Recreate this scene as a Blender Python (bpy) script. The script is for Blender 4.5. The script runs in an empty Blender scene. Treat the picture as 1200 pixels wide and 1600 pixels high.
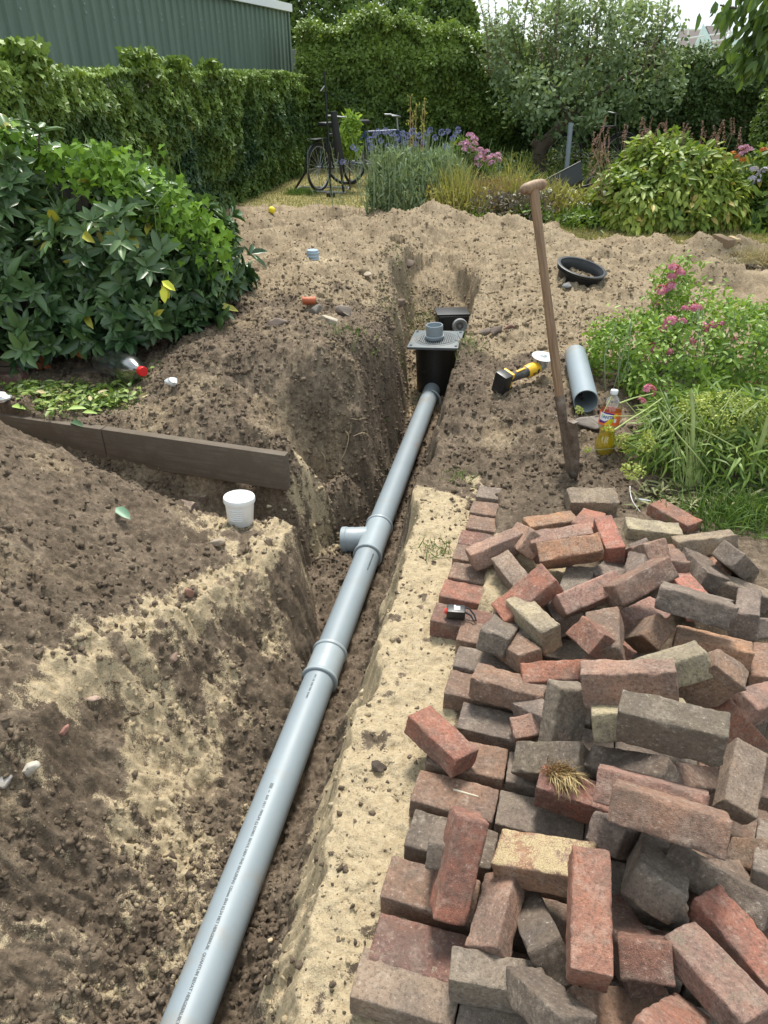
import bpy, bmesh, math, random
import numpy as np
from mathutils import Vector, Matrix, Quaternion
random.seed(7); RNG = np.random.default_rng(11)
R = math.radians
# ---------------------------------------------------------------- camera, sky, sun, exposure
scene = bpy.context.scene
F = 1109.0; CAMH = 1.55; PITCH = R(31.5)
cp, sp = math.cos(PITCH), math.sin(PITCH)
cam_d = bpy.data.cameras.new('camera'); cam = bpy.data.objects.new('camera', cam_d)
scene.collection.objects.link(cam); scene.camera = cam
cam.location = (0, 0, CAMH); cam.rotation_euler = (math.pi/2 - PITCH, 0, 0)
cam_d.lens = F*36/1600; cam_d.sensor_width = 36; cam_d.clip_start = .05; cam_d.clip_end = 500
world = bpy.data.worlds.new('World'); scene.world = world; world.use_nodes = True
SUN_EL, SUN_AZ = R(62), R(4)          # azimuth measured from +Y towards +X
nt = world.node_tree; nt.nodes.clear()
o_ = nt.nodes.new('ShaderNodeOutputWorld'); b_ = nt.nodes.new('ShaderNodeBackground')
s_ = nt.nodes.new('ShaderNodeTexSky'); s_.sky_type = 'NISHITA'; s_.sun_disc = False
s_.sun_elevation = SUN_EL; s_.sun_rotation = SUN_AZ; s_.dust_density = 2.5; s_.air_density = 1.0
tc = nt.nodes.new('ShaderNodeTexCoord'); cn = nt.nodes.new('ShaderNodeTexNoise'); cn.inputs['Scale'].default_value = 2.2
cn.inputs['Detail'].default_value = 7; cn.inputs['Roughness'].default_value = .6
mp = nt.nodes.new('ShaderNodeMapping'); mp.inputs['Scale'].default_value = (1, 1, 2.6)
cr = nt.nodes.new('ShaderNodeValToRGB'); cr.color_ramp.elements[0].position = .34; cr.color_ramp.elements[1].position = .62
cr.color_ramp.elements[0].color = (.55,)*3 + (1,)
mxw = nt.nodes.new('ShaderNodeMixRGB'); mxw.inputs['Color2'].default_value = (5.8, 6.5, 6.8, 1)
nt.links.new(tc.outputs['Generated'], mp.inputs[0]); nt.links.new(mp.outputs[0], cn.inputs['Vector'])
nt.links.new(cn.outputs['Fac'], cr.inputs[0]); nt.links.new(cr.outputs[0], mxw.inputs['Fac'])
nt.links.new(s_.outputs[0], mxw.inputs['Color1']); nt.links.new(mxw.outputs[0], b_.inputs[0])
b_.inputs[1].default_value = .10; nt.links.new(b_.outputs[0], o_.inputs[0])
sun_d = bpy.data.lights.new('sun', 'SUN'); sun_d.energy = 2.9; sun_d.angle = R(15); sun_d.color = (1, .95, .87)
sun = bpy.data.objects.new('sun', sun_d); scene.collection.objects.link(sun)
sdir = Vector((math.sin(SUN_AZ)*math.cos(SUN_EL), math.cos(SUN_AZ)*math.cos(SUN_EL), math.sin(SUN_EL)))
sun.rotation_euler = (-sdir).to_track_quat('-Z', 'Y').to_euler()
vs = scene.view_settings; vs.view_transform = 'Standard'; vs.look = 'None'; vs.gamma = 1; vs.exposure = .98
# ---------------------------------------------------------------- helpers
COL = scene.collection
CAM = np.array([0, 0, CAMH])
def ray(u, v):
    a = (u-600)/F; b = (v-800)/F
    return np.array([a, cp-b*sp, -(sp+b*cp)])
def G(u, v, z=0.):                       # where a sight line meets the height z
    d = ray(u, v); return CAM + d*((z-CAMH)/d[2])
def GY(u, v, y):                         # where a sight line meets the distance y
    d = ray(u, v); return CAM + d*(y/d[1])
def tag(o, label=None, cat=None, group=None, kind=None):
    if label: o['label'] = label
    if cat: o['category'] = cat
    if group: o['group'] = group
    if kind: o['kind'] = kind
    return o
def thing(name, loc, label, cat, group=None, rot=(0, 0, 0)):
    o = bpy.data.objects.new(name, None); COL.objects.link(o); o.location = loc; o.rotation_euler = rot
    o.empty_display_size = .05
    return tag(o, label, cat, group)
def link(name, me, parent=None, loc=None):
    o = bpy.data.objects.new(name, me); COL.objects.link(o)
    if parent: o.parent = parent
    if loc is not None: o.location = loc
    return o
def npmesh(name, V, Fc, mat=None, smooth=True, var=None, attrs=None):
    me = bpy.data.meshes.new(name); V = np.asarray(V, dtype=np.float32)
    me.vertices.add(len(V)); me.vertices.foreach_set('co', V.ravel())
    if isinstance(Fc, np.ndarray):
        n, k = Fc.shape; me.loops.add(n*k); me.loops.foreach_set('vertex_index', Fc.ravel().astype(np.int32))
        me.polygons.add(n); me.polygons.foreach_set('loop_start', np.arange(0, n*k, k, dtype=np.int32))
    else:
        tot = sum(len(f) for f in Fc); me.loops.add(tot); me.loops.foreach_set('vertex_index', np.fromiter((i for f in Fc for i in f), dtype=np.int32, count=tot))
        ls = np.cumsum([0]+[len(f) for f in Fc[:-1]]).astype(np.int32); me.polygons.add(len(Fc)); me.polygons.foreach_set('loop_start', ls)
    me.polygons.foreach_set('use_smooth', np.full(len(me.polygons), smooth))
    if mat: me.materials.append(mat)
    me.update(calc_edges=True)
    if var is not None:
        a = me.attributes.new('var', 'FLOAT', 'POINT'); a.data.foreach_set('value', np.asarray(var, dtype=np.float32))
    for k, A in (attrs or {}).items():
        a = me.attributes.new(k, 'FLOAT', 'POINT'); a.data.foreach_set('value', np.asarray(A, dtype=np.float32))
    me.validate(clean_customdata=False)
    return me
def frame(d):
    d = np.asarray(d, float); d = d/np.linalg.norm(d)
    a = np.array([0, 0, 1.]) if abs(d[2]) < .9 else np.array([1., 0, 0])
    x = np.cross(a, d); x /= np.linalg.norm(x); return x, np.cross(d, x), d
class MB:
    def __init__(s): s.v = []; s.f = []; s.n = 0
    def add(s, V, Fc):
        V = np.asarray(V, float); s.v.append(V); s.f += [[i+s.n for i in f] for f in Fc]; s.n += len(V); return s
    def box(s, c, d, M=None, bev=0.0):
        x, y, z = np.array(d)/2
        if bev <= 0:
            V = np.array([[i, j, k] for i in (-x, x) for j in (-y, y) for k in (-z, z)])
            Fc = [[0,1,3,2],[4,6,7,5],[0,4,5,1],[2,3,7,6],[0,2,6,4],[1,5,7,3]]
        else:
            bm = bmesh.new(); bmesh.ops.create_cube(bm, size=1)
            for v in bm.verts: v.co.x *= 2*x; v.co.y *= 2*y; v.co.z *= 2*z
            bmesh.ops.bevel(bm, geom=bm.edges[:], offset=bev, segments=2, affect='EDGES', profile=.6)
            bm.verts.index_update(); V = np.array([v.co[:] for v in bm.verts]); Fc = [[v.index for v in f.verts] for f in bm.faces]; bm.free()
        if M is not None: V = V@np.asarray(M).T
        return s.add(V+np.asarray(c), Fc)
    def tube(s, pts, r, n=10, cap=True):
        pts = [np.asarray(p, float) for p in pts]; m = len(pts)
        r = [r]*m if np.isscalar(r) else list(r)
        V = []; px = None
        for i, p in enumerate(pts):
            d = pts[min(i+1, m-1)]-pts[max(i-1, 0)]
            x, y, dd = frame(d)
            if px is not None:
                x = px-dd*np.dot(px, dd); x /= np.linalg.norm(x)+1e-12; y = np.cross(dd, x)
            px = x
            for k in range(n):
                a = 2*math.pi*k/n; V.append(p+r[i]*(math.cos(a)*x+math.sin(a)*y))
        Fc = [[i*n+k, i*n+(k+1) % n, (i+1)*n+(k+1) % n, (i+1)*n+k] for i in range(m-1) for k in range(n)]
        if cap: Fc += [list(range(n))[::-1], [(m-1)*n+k for k in range(n)]]
        return s.add(V, Fc)
    def lathe(s, prof, n=32, c=(0, 0, 0), axis=(0, 0, 1), cap=False):
        x, y, d = frame(axis); c = np.asarray(c, float)
        V = [c+d*h+r*(math.cos(2*math.pi*k/n)*x+math.sin(2*math.pi*k/n)*y) for r, h in prof for k in range(n)]
        m = len(prof); Fc = [[i*n+k, i*n+(k+1) % n, (i+1)*n+(k+1) % n, (i+1)*n+k] for i in range(m-1) for k in range(n)]
        if cap: Fc += [list(range(n))[::-1], [(m-1)*n+k for k in range(n)]]
        return s.add(V, Fc)
    def build(s, name, mat, parent=None, smooth=True, ang=35):
        V = np.vstack(s.v); me = npmesh(name, V, s.f, mat, smooth)
        if smooth:
            bm = bmesh.new(); bm.from_mesh(me)
            for e in bm.edges:
                e.smooth = (len(e.link_faces) == 2 and e.calc_face_angle(0) < R(ang))
            bmesh.ops.recalc_face_normals(bm, faces=bm.faces[:]); bm.to_mesh(me); bm.free()
        return link(name, me, parent)
# numpy gradient noise
_perm = np.random.default_rng(3).permutation(256); _perm = np.concatenate([_perm, _perm, _perm])
_g = np.random.default_rng(5).normal(size=(256, 3)); _g /= np.linalg.norm(_g, axis=1)[:, None]
def pnoise(x, y, z=0.):
    x, y, z = np.broadcast_arrays(np.asarray(x, float), np.asarray(y, float), np.asarray(z, float))
    xi, yi, zi = (np.floor(a).astype(int) for a in (x, y, z)); xf, yf, zf = x-xi, y-yi, z-zi
    u, v, w = (t*t*t*(t*(t*6-15)+10) for t in (xf, yf, zf)); xi, yi, zi = xi & 255, yi & 255, zi & 255
    def gr(i, j, k):
        h = _perm[_perm[_perm[(xi+i) & 255]+((yi+j) & 255)]+((zi+k) & 255)] & 255
        g = _g[h]; return g[..., 0]*(xf-i)+g[..., 1]*(yf-j)+g[..., 2]*(zf-k)
    L = lambda a, b, t: a+(b-a)*t
    return L(L(L(gr(0,0,0), gr(1,0,0), u), L(gr(0,1,0), gr(1,1,0), u), v), L(L(gr(0,0,1), gr(1,0,1), u), L(gr(0,1,1), gr(1,1,1), u), v), w)*1.6
def fbm(x, y, z=0., o=4, f=1., g=.5):
    s = 0; a = 1
    for i in range(o): s = s+a*pnoise(x*f+i*17.3, y*f-i*9.1, z*f); f *= 2.03; a *= g
    return s
def sstep(a, b, x): t = np.clip((x-a)/(b-a), 0, 1); return t*t*(3-2*t)
# ---------------------------------------------------------------- materials
def newmat(name):
    m = bpy.data.materials.new(name); m.use_nodes = True; nt = m.node_tree
    return m, nt, nt.nodes['Principled BSDF']
def nd(nt, t, **kw):
    n = nt.nodes.new(t)
    for k, v in kw.items():
        if k in n.inputs: n.inputs[k].default_value = v
        else: setattr(n, k, v)
    return n
def ramp(nt, src, stops):
    r = nt.nodes.new('ShaderNodeValToRGB'); el = r.color_ramp.elements
    while len(el) < len(stops): el.new(.5)
    for e, (p, c) in zip(el, stops): e.position = p; e.color = (*c, 1) if len(c) == 3 else c
    nt.links.new(src, r.inputs[0]); return r.outputs[0]
def mix(nt, fac, a, b, mode='MIX'):
    m = nt.nodes.new('ShaderNodeMixRGB'); m.blend_type = mode
    for i, s in ((0, fac), (1, a), (2, b)):
        if hasattr(s, 'is_output'): nt.links.new(s, m.inputs[i])
        elif i == 0: m.inputs[0].default_value = s
        else: m.inputs[i].default_value = (*s, 1)
    return m.outputs[0]
def math_(nt, op, a, b=0., c=None, clamp=False):
    m = nt.nodes.new('ShaderNodeMath'); m.operation = op; m.use_clamp = clamp
    for i, s in enumerate((a, b) if c is None else (a, b, c)):
        if hasattr(s, 'is_output'): nt.links.new(s, m.inputs[i])
        else: m.inputs[i].default_value = s
    return m.outputs[0]
def objco(nt):
    return nt.nodes.new('ShaderNodeTexCoord').outputs['Object']
def noise(nt, co, scale, detail=6, rough=.6, out='Fac'):
    n = nd(nt, 'ShaderNodeTexNoise', Scale=scale, Detail=detail, Roughness=rough)
    if co is not None: nt.links.new(co, n.inputs['Vector'])
    return n.outputs[out]
def bump(nt, bs, h, strength=.4, dist=.01):
    b = nd(nt, 'ShaderNodeBump', Strength=strength, Distance=dist); nt.links.new(h, b.inputs['Height']); nt.links.new(b.outputs[0], bs.inputs['Normal']); return b
def simple(name, col, rough=.5, var=.15, scale=30, metal=0., bmp=.1, dirt=0., dirtcol=(.16, .12, .08), spec=.5, bdist=.002, coat=0):
    m, nt, bs = newmat(name); co = objco(nt)
    n1 = noise(nt, co, scale); c = mix(nt, n1, tuple(x*(1-var) for x in col), tuple(min(1, x*(1+var)) for x in col))
    if dirt > 0:
        n2 = noise(nt, co, scale*.35, 8, .7); d = ramp(nt, n2, [(.62-dirt*.3, (0,)*3), (.72-dirt*.2, (1,)*3)])
        c = mix(nt, math_(nt, 'MULTIPLY', d, min(1, .35+dirt)), c, dirtcol)
    nt.links.new(c, bs.inputs['Base Color']); bs.inputs['Metallic'].default_value = metal
    rr = math_(nt, 'MULTIPLY_ADD', n1, .2, rough-.1); nt.links.new(rr, bs.inputs['Roughness'])
    bs.inputs['Specular IOR Level'].default_value = spec
    if bmp: bump(nt, bs, noise(nt, co, scale*4, 5), bmp, bdist)
    return m
def leafmat(name, dark, light, rough=.45, trans=.25, old=None, spec=.4, bump_s=0.):
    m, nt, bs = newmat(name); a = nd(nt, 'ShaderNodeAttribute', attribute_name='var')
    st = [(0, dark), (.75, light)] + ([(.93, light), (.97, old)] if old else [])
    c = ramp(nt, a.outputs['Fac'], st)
    c = mix(nt, .35, c, mix(nt, noise(nt, objco(nt), 9, 3), (.3, .3, .3), (1, 1, 1)), 'MULTIPLY') if bump_s >= 0 else c
    nt.links.new(c, bs.inputs['Base Color']); bs.inputs['Roughness'].default_value = rough; bs.inputs['Specular IOR Level'].default_value = spec
    tr = nt.nodes.new('ShaderNodeBsdfTranslucent'); nt.links.new(mix(nt, 1, c, (1, 1, .55), 'MULTIPLY'), tr.inputs[0])
    ms = nt.nodes.new('ShaderNodeMixShader'); ms.inputs[0].default_value = trans
    out = nt.nodes['Material Output']
    nt.links.new(bs.outputs[0], ms.inputs[1]); nt.links.new(tr.outputs[0], ms.inputs[2]); nt.links.new(ms.outputs[0], out.inputs[0])
    return m
# ---------------------------------------------------------------- foliage
SH = {
 'oval': ([(0,0,0),(.3,.5,.10),(.3,-.5,.10),(.72,.4,.04),(.72,-.4,.04),(1,0,-.12),(.5,0,-.03)], [[0,6,1],[1,6,3],[3,6,5],[0,2,6],[2,4,6],[4,5,6]]),
 'ivy': ([(0,0,0),(-.15,.42,.03),(.3,.58,.02),(.42,.27,.0),(1,0,-.08),(.42,-.27,.0),(.3,-.58,.02),(-.15,-.42,.03),(.3,0,-.05)], [[8,0,7],[8,7,6],[8,6,5],[8,5,4],[8,4,3],[8,3,2],[8,2,1],[8,1,0]]),
 'blade': ([(0,.5,0),(0,-.5,0),(.45,.45,.10),(.45,-.45,.10),(.8,.28,.06),(.8,-.28,.06),(1,0,-.1)], [[0,1,3],[0,3,2],[2,3,5],[2,5,4],[4,5,6]]),
 'small': ([(0,0,0),(.5,.5,.06),(.5,-.5,.06),(1,0,0)], [[0,2,3],[0,3,1]]),
 'petal': ([(0,0,0),(.6,.5,.1),(.6,-.5,.1),(1,.15,.05),(1,-.15,.05)], [[0,2,4],[0,4,3],[0,3,1]]),
}
def norm(a): return a/(np.linalg.norm(a, axis=-1, keepdims=True)+1e-9)
def leafmesh(name, P, D, N, L, W, mat, shape='oval', var=None):
    P = np.asarray(P, float); n = len(P); X = norm(D); Z = norm(N-X*np.sum(N*X, 1)[:, None]); Y = np.cross(Z, X)
    T, Fc = SH[shape]; T = np.array(T); k = len(T)
    L = np.broadcast_to(np.asarray(L, float), (n,)); W = np.broadcast_to(np.asarray(W, float), (n,))
    V = P[:, None]+X[:, None]*(T[:, 0][None, :, None]*L[:, None, None])+Y[:, None]*(T[:, 1][None, :, None]*W[:, None, None])+Z[:, None]*(T[:, 2][None, :, None]*L[:, None, None])
    Fa = (np.array(Fc)[None]+(np.arange(n)*k)[:, None, None]).reshape(-1, 3)
    if var is None: var = RNG.random(n)
    return npmesh(name, V.reshape(-1, 3), Fa, mat, True, np.repeat(np.clip(var, 0, 1), k))
def rnd(n): return RNG.normal(size=(n, 3))
def blobpts(els, n, inner=.25, up=-1.):
    """points on the outer shell of a union of ellipsoids, with outward normals"""
    els = [(np.array(c, float), np.array(r, float)) for c, r in els]
    ar = np.array([r[0]*r[1]+r[1]*r[2]+r[0]*r[2] for c, r in els]); pick = RNG.choice(len(els), size=n*2, p=ar/ar.sum())
    d = norm(rnd(n*2)); C = np.array([els[i][0] for i in pick]); Rr = np.array([els[i][1] for i in pick])
    s = 1-inner*RNG.random(n*2)**1.6; P = C+d*Rr*s[:, None]; N = norm(d/Rr)
    keep = d[:, 2] > up
    for c, r in els:
        q = np.linalg.norm((P-c)/r, axis=1); keep &= q > .70
    P, N = P[keep][:n], N[keep][:n]; return P, N
def displace_pts(P, N, amp, f): return P+N*(fbm(P[:, 0], P[:, 1], P[:, 2], 3, f)*amp)[:, None]
def branchtree(mb, p0, d0, length, r0, depth, spread=.6, seed=0, bend=.15, tips=None, upw=.2):
    rg = random.Random(seed)
    def go(p, d, L, r, k):
        pts = [np.array(p)]; rs = [r]; dd = np.array(d, float); dd /= np.linalg.norm(dd)
        for i in range(4):
            dd = dd+np.array([rg.gauss(0, bend), rg.gauss(0, bend), rg.gauss(0, bend)+upw*.1]); dd /= np.linalg.norm(dd)
            pts.append(pts[-1]+dd*L/4); rs.append(r*(1-.12*(i+1)))
        mb.tube(pts, rs, 7 if k > 1 else 5)
        if tips is not None and k <= 1: tips.extend(pts[1:])
        if k == 0: return
        for j in range(rg.choice([2, 3])):
            nd_ = dd+np.array([rg.gauss(0, spread), rg.gauss(0, spread), rg.gauss(0, spread*.6)+upw]); go(pts[-1-rg.choice([0, 0, 1])], nd_, L*rg.uniform(.6, .85), r*.55, k-1)
    go(p0, d0, length, r0, depth)
# ---------------------------------------------------------------- the dug-up ground
PX = lambda y: -.502+.2034*(np.asarray(y, float)-.857)        # centre line of the drain
PIPE_Z = -.5
CP = []
def c_(u, v, z): g = G(u, v, z); CP.append((g[0], g[1], z))
def cy(u, v, y): g = GY(u, v, y); CP.append((g[0], g[1], g[2]))
for x, y, z in [(-6,-3,0),(6,-3,0),(0,-3,-.05),(-6,3,.05),(-6,8,0),(-4,12,0),(-1,13.5,0),(2,13.5,0),(6,13,0),(7,8,0),(7,3,0),(5,1,0),(-4,1,.25),(-4,0,.15),(3,0,-.06),(0,.3,-.12),(1,.3,-.07),(-1.2,.3,-.1),(2.5,2.5,-.03),(3.2,1.2,-.04)]: CP.append((x, y, z))
for a in [(20,672,.27),(120,720,.14),(200,770,.06),(285,800,-.06),(0,800,.27),(0,950,.2),(130,900,.09),(220,860,.02),(0,1200,.05),(0,1400,-.02),(0,1590,-.1),(120,1080,.0),(150,1300,-.08),(290,960,-.07),(380,900,-.1),(440,850,-.12),(480,832,-.12),(372,822,-.1),(250,1150,-.14),(100,1580,-.22),
          (150,735,-.02),(250,745,-.1),(330,752,-.16),(400,765,-.24),(470,770,-.38),(520,770,-.45),(80,700,.1),
          (470,712,-.02),(448,690,.03),(300,665,.07),(150,640,.05),(20,622,.05),(60,600,.03),(200,600,.04),
          (400,520,.26),(290,560,.22),(500,560,.22),(320,625,.12),(600,545,.14),(560,620,.05),(530,690,-.1),(440,640,.12),(230,640,.05),(350,500,.2),
          (550,480,.2),(485,430,.33),(470,470,.26),(520,395,.14),(600,420,.24),(640,455,.12),(400,360,.02),(380,430,.06),(450,325,0),(560,335,.04),(700,360,.14),(650,345,.14),(610,350,.02),(560,370,.1),(850,380,.05),(1000,395,.02),(1150,420,0),(1190,450,.02),(1120,470,.05),(780,380,.12),(700,400,.02),
          (907,432,.16),(950,450,.14),(860,470,.14),(810,430,.16),(1000,500,.06),(765,480,.1),(785,520,.08),(745,560,.04),(850,600,.07),(905,585,.07),(1000,600,.05),(830,680,.02),(765,650,.03),(715,690,-.03),(900,750,-.05),(800,740,-.05),(1000,760,-.03),(1150,780,-.03),(940,690,.0),(700,640,.02),(895,640,.07),(935,712,.01),(790,600,.04),
          (745,775,-.06),(700,770,-.06),(650,900,-.07),(720,900,-.07),(600,1100,-.085),(700,1150,-.07),(540,1400,-.09),(640,1400,-.07),(500,1590,-.1),(900,1000,-.06),(1100,1100,-.06),(850,850,-.06),(1000,850,-.05),(1190,900,-.04),(900,1400,-.06),(1190,1500,-.06)]: c_(*a)
CP = np.array(CP)
def tps_fit(P, lam=.01):
    n = len(P); d = np.linalg.norm(P[:, None, :2]-P[None, :, :2], axis=2); K = np.where(d > 0, d*d*np.log(d+1e-9), 0)+lam*np.eye(n)
    Q = np.hstack([np.ones((n, 1)), P[:, :2]]); A = np.block([[K, Q], [Q.T, np.zeros((3, 3))]])
    return np.linalg.solve(A, np.concatenate([P[:, 2], np.zeros(3)]))
_w = tps_fit(CP)
def base(x, y):
    sh = np.shape(x); x = np.ravel(x); y = np.ravel(y); out = np.empty(len(x))
    for i in range(0, len(x), 60000):
        X = x[i:i+60000]; Y = y[i:i+60000]; d2 = (X[:, None]-CP[None, :, 0])**2+(Y[:, None]-CP[None, :, 1])**2
        out[i:i+60000] = (.5*d2*np.log(d2+1e-12))@_w[:-3]+_w[-3]+_w[-2]*X+_w[-1]*Y
    return out.reshape(sh)
ty = lambda pts: (np.array([p[0] for p in pts]), np.array([p[1] for p in pts]))
XR = ty([(-.5,-.33),(.35,-.23),(.673,-.191),(.861,-.173),(1.131,-.13),(1.376,-.1),(1.573,-.049),(1.939,.022),(2.426,.105),(2.794,.15),(3.109,.24),(3.74,.36),(4.5,.50),(5.3,.66),(5.9,.80),(6.4,.80),(6.9,.62)])
XF = ty([(-.5,-.68),(.35,-.46),(.673,-.40),(.861,-.37),(1.131,-.33),(1.376,-.27),(1.573,-.23),(1.939,-.14),(2.426,-.05),(2.794,.03),(3.109,.10),(3.74,.19),(4.5,.37),(5.3,.58),(5.9,.74),(6.4,.7),(6.9,.5)])
LF = ty([(-.5,-.86),(.6,-.62),(1.0,-.54),(1.5,-.44),(2.0,-.345),(2.3,-.31),(2.6,-.32),(2.8,-.42),(3.1,-.30),(3.4,-.09),(3.7,.0),(4.43,.12),(5.0,.17),(5.8,.2),(6.6,.3),(6.9,.4)])
LT = ty([(-.5,-1.7),(.6,-1.45),(1.0,-1.15),(1.5,-.95),(2.0,-.68),(2.3,-.50),(2.6,-.38),(2.8,-.70),(3.1,-.52),(3.4,-.42),(3.7,-.32),(4.1,-.17),(4.43,-.05),(5.0,.02),(5.8,.06),(6.6,.16),(6.9,.34)])
BOARD0 = G(448,706,.03); BOARD1 = G(0,642,.05)
def terrain(x, y):
    wx = x+.03*fbm(x, y, 1.5, 3, 4)+.012*fbm(x, y, 2.5, 3, 18); wy = y
    zb = base(x, y)
    far = sstep(9.5, 11.5, y-.3*x*0)
    zb = zb*(1-far)
    # step at the edging boards: soil held back behind, dug away in front
    bd = (BOARD0-BOARD1)[:2]; bl = np.linalg.norm(bd); bd = bd/bl; rx, ry = x-BOARD1[0], y-BOARD1[1]
    al = rx*bd[0]+ry*bd[1]; ds = -(rx*bd[1]-ry*bd[0])            # ds>0 behind
    inb = sstep(-1, -.2, al)*(1-sstep(bl-.05, bl+.12, al))
    zb = zb-inb*.17*(1-sstep(-.05, .0, ds))*sstep(-.40, -.16, ds)*(1-.0*ds)
    zb = zb+inb*.0
    edge = np.interp(y, [-1,.698,2.662,3.2], [-.3,-.07,.392,.52]); zb = zb+.084*sstep(1.78, 1.95, y)*(1-sstep(2.75, 2.95, y))*sstep(.095, .125, x-edge+.015*fbm(x, y, 6, 2, 9))*(1-sstep(1.6, 1.9, x))
    floor = np.interp(y, [-1,.6,5.35,5.6,6.0,6.5,7], [-.565,-.565,-.565,-.42,-.32,-.12,0])+.012*fbm(x, y, 4, 4, 9)
    rt = np.interp(wy, *XR); rf = np.interp(wy, *XF); lf = np.interp(wy, *LF); lt = np.interp(wy, *LT)+.14*fbm(x*.6, y, 33, 3, 1.7)*sstep(2.9, 3.6, y)
    a = np.clip((wx-rf)/(rt-rf), 0, 1)**1.25; b = np.clip((wx-lf)/(lt-lf), 0, 1)
    steep = sstep(1.9, 2.2, y); b = (.13+.87*b*(.82+.18*b))*(1-steep)*sstep(-.06, .02, lf-wx+.03)+steep*((1-sstep(2.9, 3.3, y))*b**.8+sstep(2.9, 3.3, y)*(1-(1-b)**1.9))
    k = np.where(wx > (lf+rf)/2, a, b); end = sstep(6.3, 7.1, y+.2*fbm(x, y, 7, 2, 3)); k = np.maximum(k, end)
    z = np.minimum(zb, floor)+(np.maximum(zb, floor)-np.minimum(zb, floor))*k
    wall = 4*k*(1-k)
    # masks
    edge = np.interp(y, [-1,.698,2.662,3.2], [-.3,-.07,.392,.52])
    n1 = fbm(x, y, 9, 4, 3); n2 = fbm(x, y, 12, 4, 11)
    strip = sstep(-.10, .0, wx-rt+.06)*(1-sstep(.02, .12, x-edge-.35*sstep(1.8, 2.1, y)*(1-sstep(2.1, 2.4, y))-.02))*(1-sstep(2.75, 3.1, y+.25*n1))
    sandr = np.clip(strip*1.25-.25*sstep(2.2, 2.8, y)-np.clip(n2+.35*n1-.12, 0, 1)*1.3, 0, 1)
    sandw = (1-strip)*sstep(.15, .6, a)*(1-sstep(.9, 1., a))*(wx > (lf+rf)/2)*(1-sstep(2.9, 3.3, y))*np.clip(.55+n2*1.2, 0, 1)*.8
    # streaks of sand down the near left slope and along its broken bench edge
    sl = x-np.interp(y, *LF); st = fbm(x*1.0+y*1.3, (y-x)*.28, 3, 4, 3.3)
    wq = .5*fbm(x, y, 15, 3, 1.7); st = .6*fbm(x+.5*wq+y*.8, (y-x)*.5+wq, 3, 5, 2.6)+.5*fbm(x, y, 16, 4, 5)
    left = sstep(-.75, -.3, sl+.1*n1)*(1-sstep(-.12, .02, sl))*(1-sstep(2.75, 2.95, y))
    sandl = left*np.clip(.30+st*.9+n2*.45, 0, .66)
    near = (1-sstep(1.5, 1.9, y))*sstep(-1.5, -1.0, x)*(wx < lf)*np.clip(.22+st*.9+n2*.45, 0, .62); sandl = np.maximum(sandl, near*.85)
    rimx = np.interp(y, *LT); rim = np.exp(-((x-rimx+.05)/.12)**2)*sstep(1.2, 1.6, y)*(1-sstep(2.6, 2.8, y)); sandl = np.maximum(sandl, rim*np.clip(.75+n2, 0, 1))
    sx, sy = G(485,730,-.1)[:2]; sandl = np.maximum(sandl, np.exp(-(((x-sx)/.15)**2+((y-sy)/.15)**2))*np.clip(.8+n2, 0, 1))
    qx, qy = G(500,415,.3)[:2]; sandl = np.maximum(sandl, .6*np.exp(-(((x-qx)/.22)**2+((y-qy)/.3)**2)))
    sand = np.clip(np.maximum(sandr, np.maximum(sandl, sandw)), 0, 1)
    dry = sstep(4.5, 5.3, y+.35*n1+.7*sstep(.4, .8, x)); dry = np.maximum(dry, (.42+.3*n1)*sstep(.3, .6, x-np.interp(y, *XR)+.3)*sstep(2.6, 3.4, y)); dry = np.maximum(dry, (.38+.3*n1)*(y > 3.0)*(x < lf))
    dry = dry*(1-.3*wall*(y < 6.8))
    dry = np.maximum(dry, np.clip(.22+.5*n1, 0, .55)*(x < -.5)*(y < 3.2))
    yb = np.interp(x, [-3,-1.5,.3,1.,1.6,2.5,4,7], [11,10.7,10.2,9.4,8.75,8.35,7.9,7.6])
    lawn = sstep(-.15, .35, y-yb+.5*n1)
    pave = sstep(0, .05, x-edge)*(1-sstep(2.6, 2.8, y))*(1-sstep(1.5, 1.8, x))
    # clods and grain
    cl = np.abs(fbm(x, y, 21, 4, 7, .55)); rg = 1-np.abs(fbm(x, y, 31, 3, 16, .6))*1.6
    mound = 1-.75*strip-.5*lawn
    z = z+mound*(.035*fbm(x, y, 5, 3, 2.2)*(y > 0)*(1-.7*strip)+.034*(cl-.25)+.016*(rg-.5)+.011*(np.abs(fbm(x, y, 43, 3, 24))-.25)+.007*fbm(x, y, 41, 3, 50))*(1-.55*pave)*(1-.8*lawn)
    z = z+.010*strip*fbm(x, y, 51, 4, 14)*1.3
    foot = fbm(x, y, 61, 3, 1.3); z = z+(.15*np.clip(foot, -.6, .7)+.10*np.exp(-((x-PX(y)+.55)/.35)**2)+.07*np.exp(-((x-PX(y)-.85)/.35)**2)+.045*fbm(x, y, 71, 3, 3.5))*sstep(5, 6.5, y)*(1-lawn)*(1-sstep(9.5, 11, y))*(k > .9)
    # raked steep walls get ribs
    z = z+wall*(.016*fbm(x*3, y*14, 3, 3, 1.3)+.035*fbm(x*6, y*5, 8, 3, 1.0))
    return z, sand, dry*(1-lawn), lawn
xs_i = .9*np.sinh(np.linspace(-2.62, 2.78, 1050))
xs = np.concatenate([-np.geomspace(200, abs(xs_i[0])*1.1, 22), xs_i, np.geomspace(xs_i[-1]*1.1, 200, 22)])
ys_i = np.geomspace(.40, 13, 800)
ys = np.concatenate([[-30,-12,-6,-4,-2.5,-1.5,-.9,-.5,-.2,0,.12,.22,.3,.35], ys_i, np.geomspace(13.3, 420, 30)])
GX, GY_ = np.meshgrid(xs, ys); ZZ, SA, DR, LA = terrain(GX, GY_)
nx, ny = len(xs), len(ys)
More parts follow.
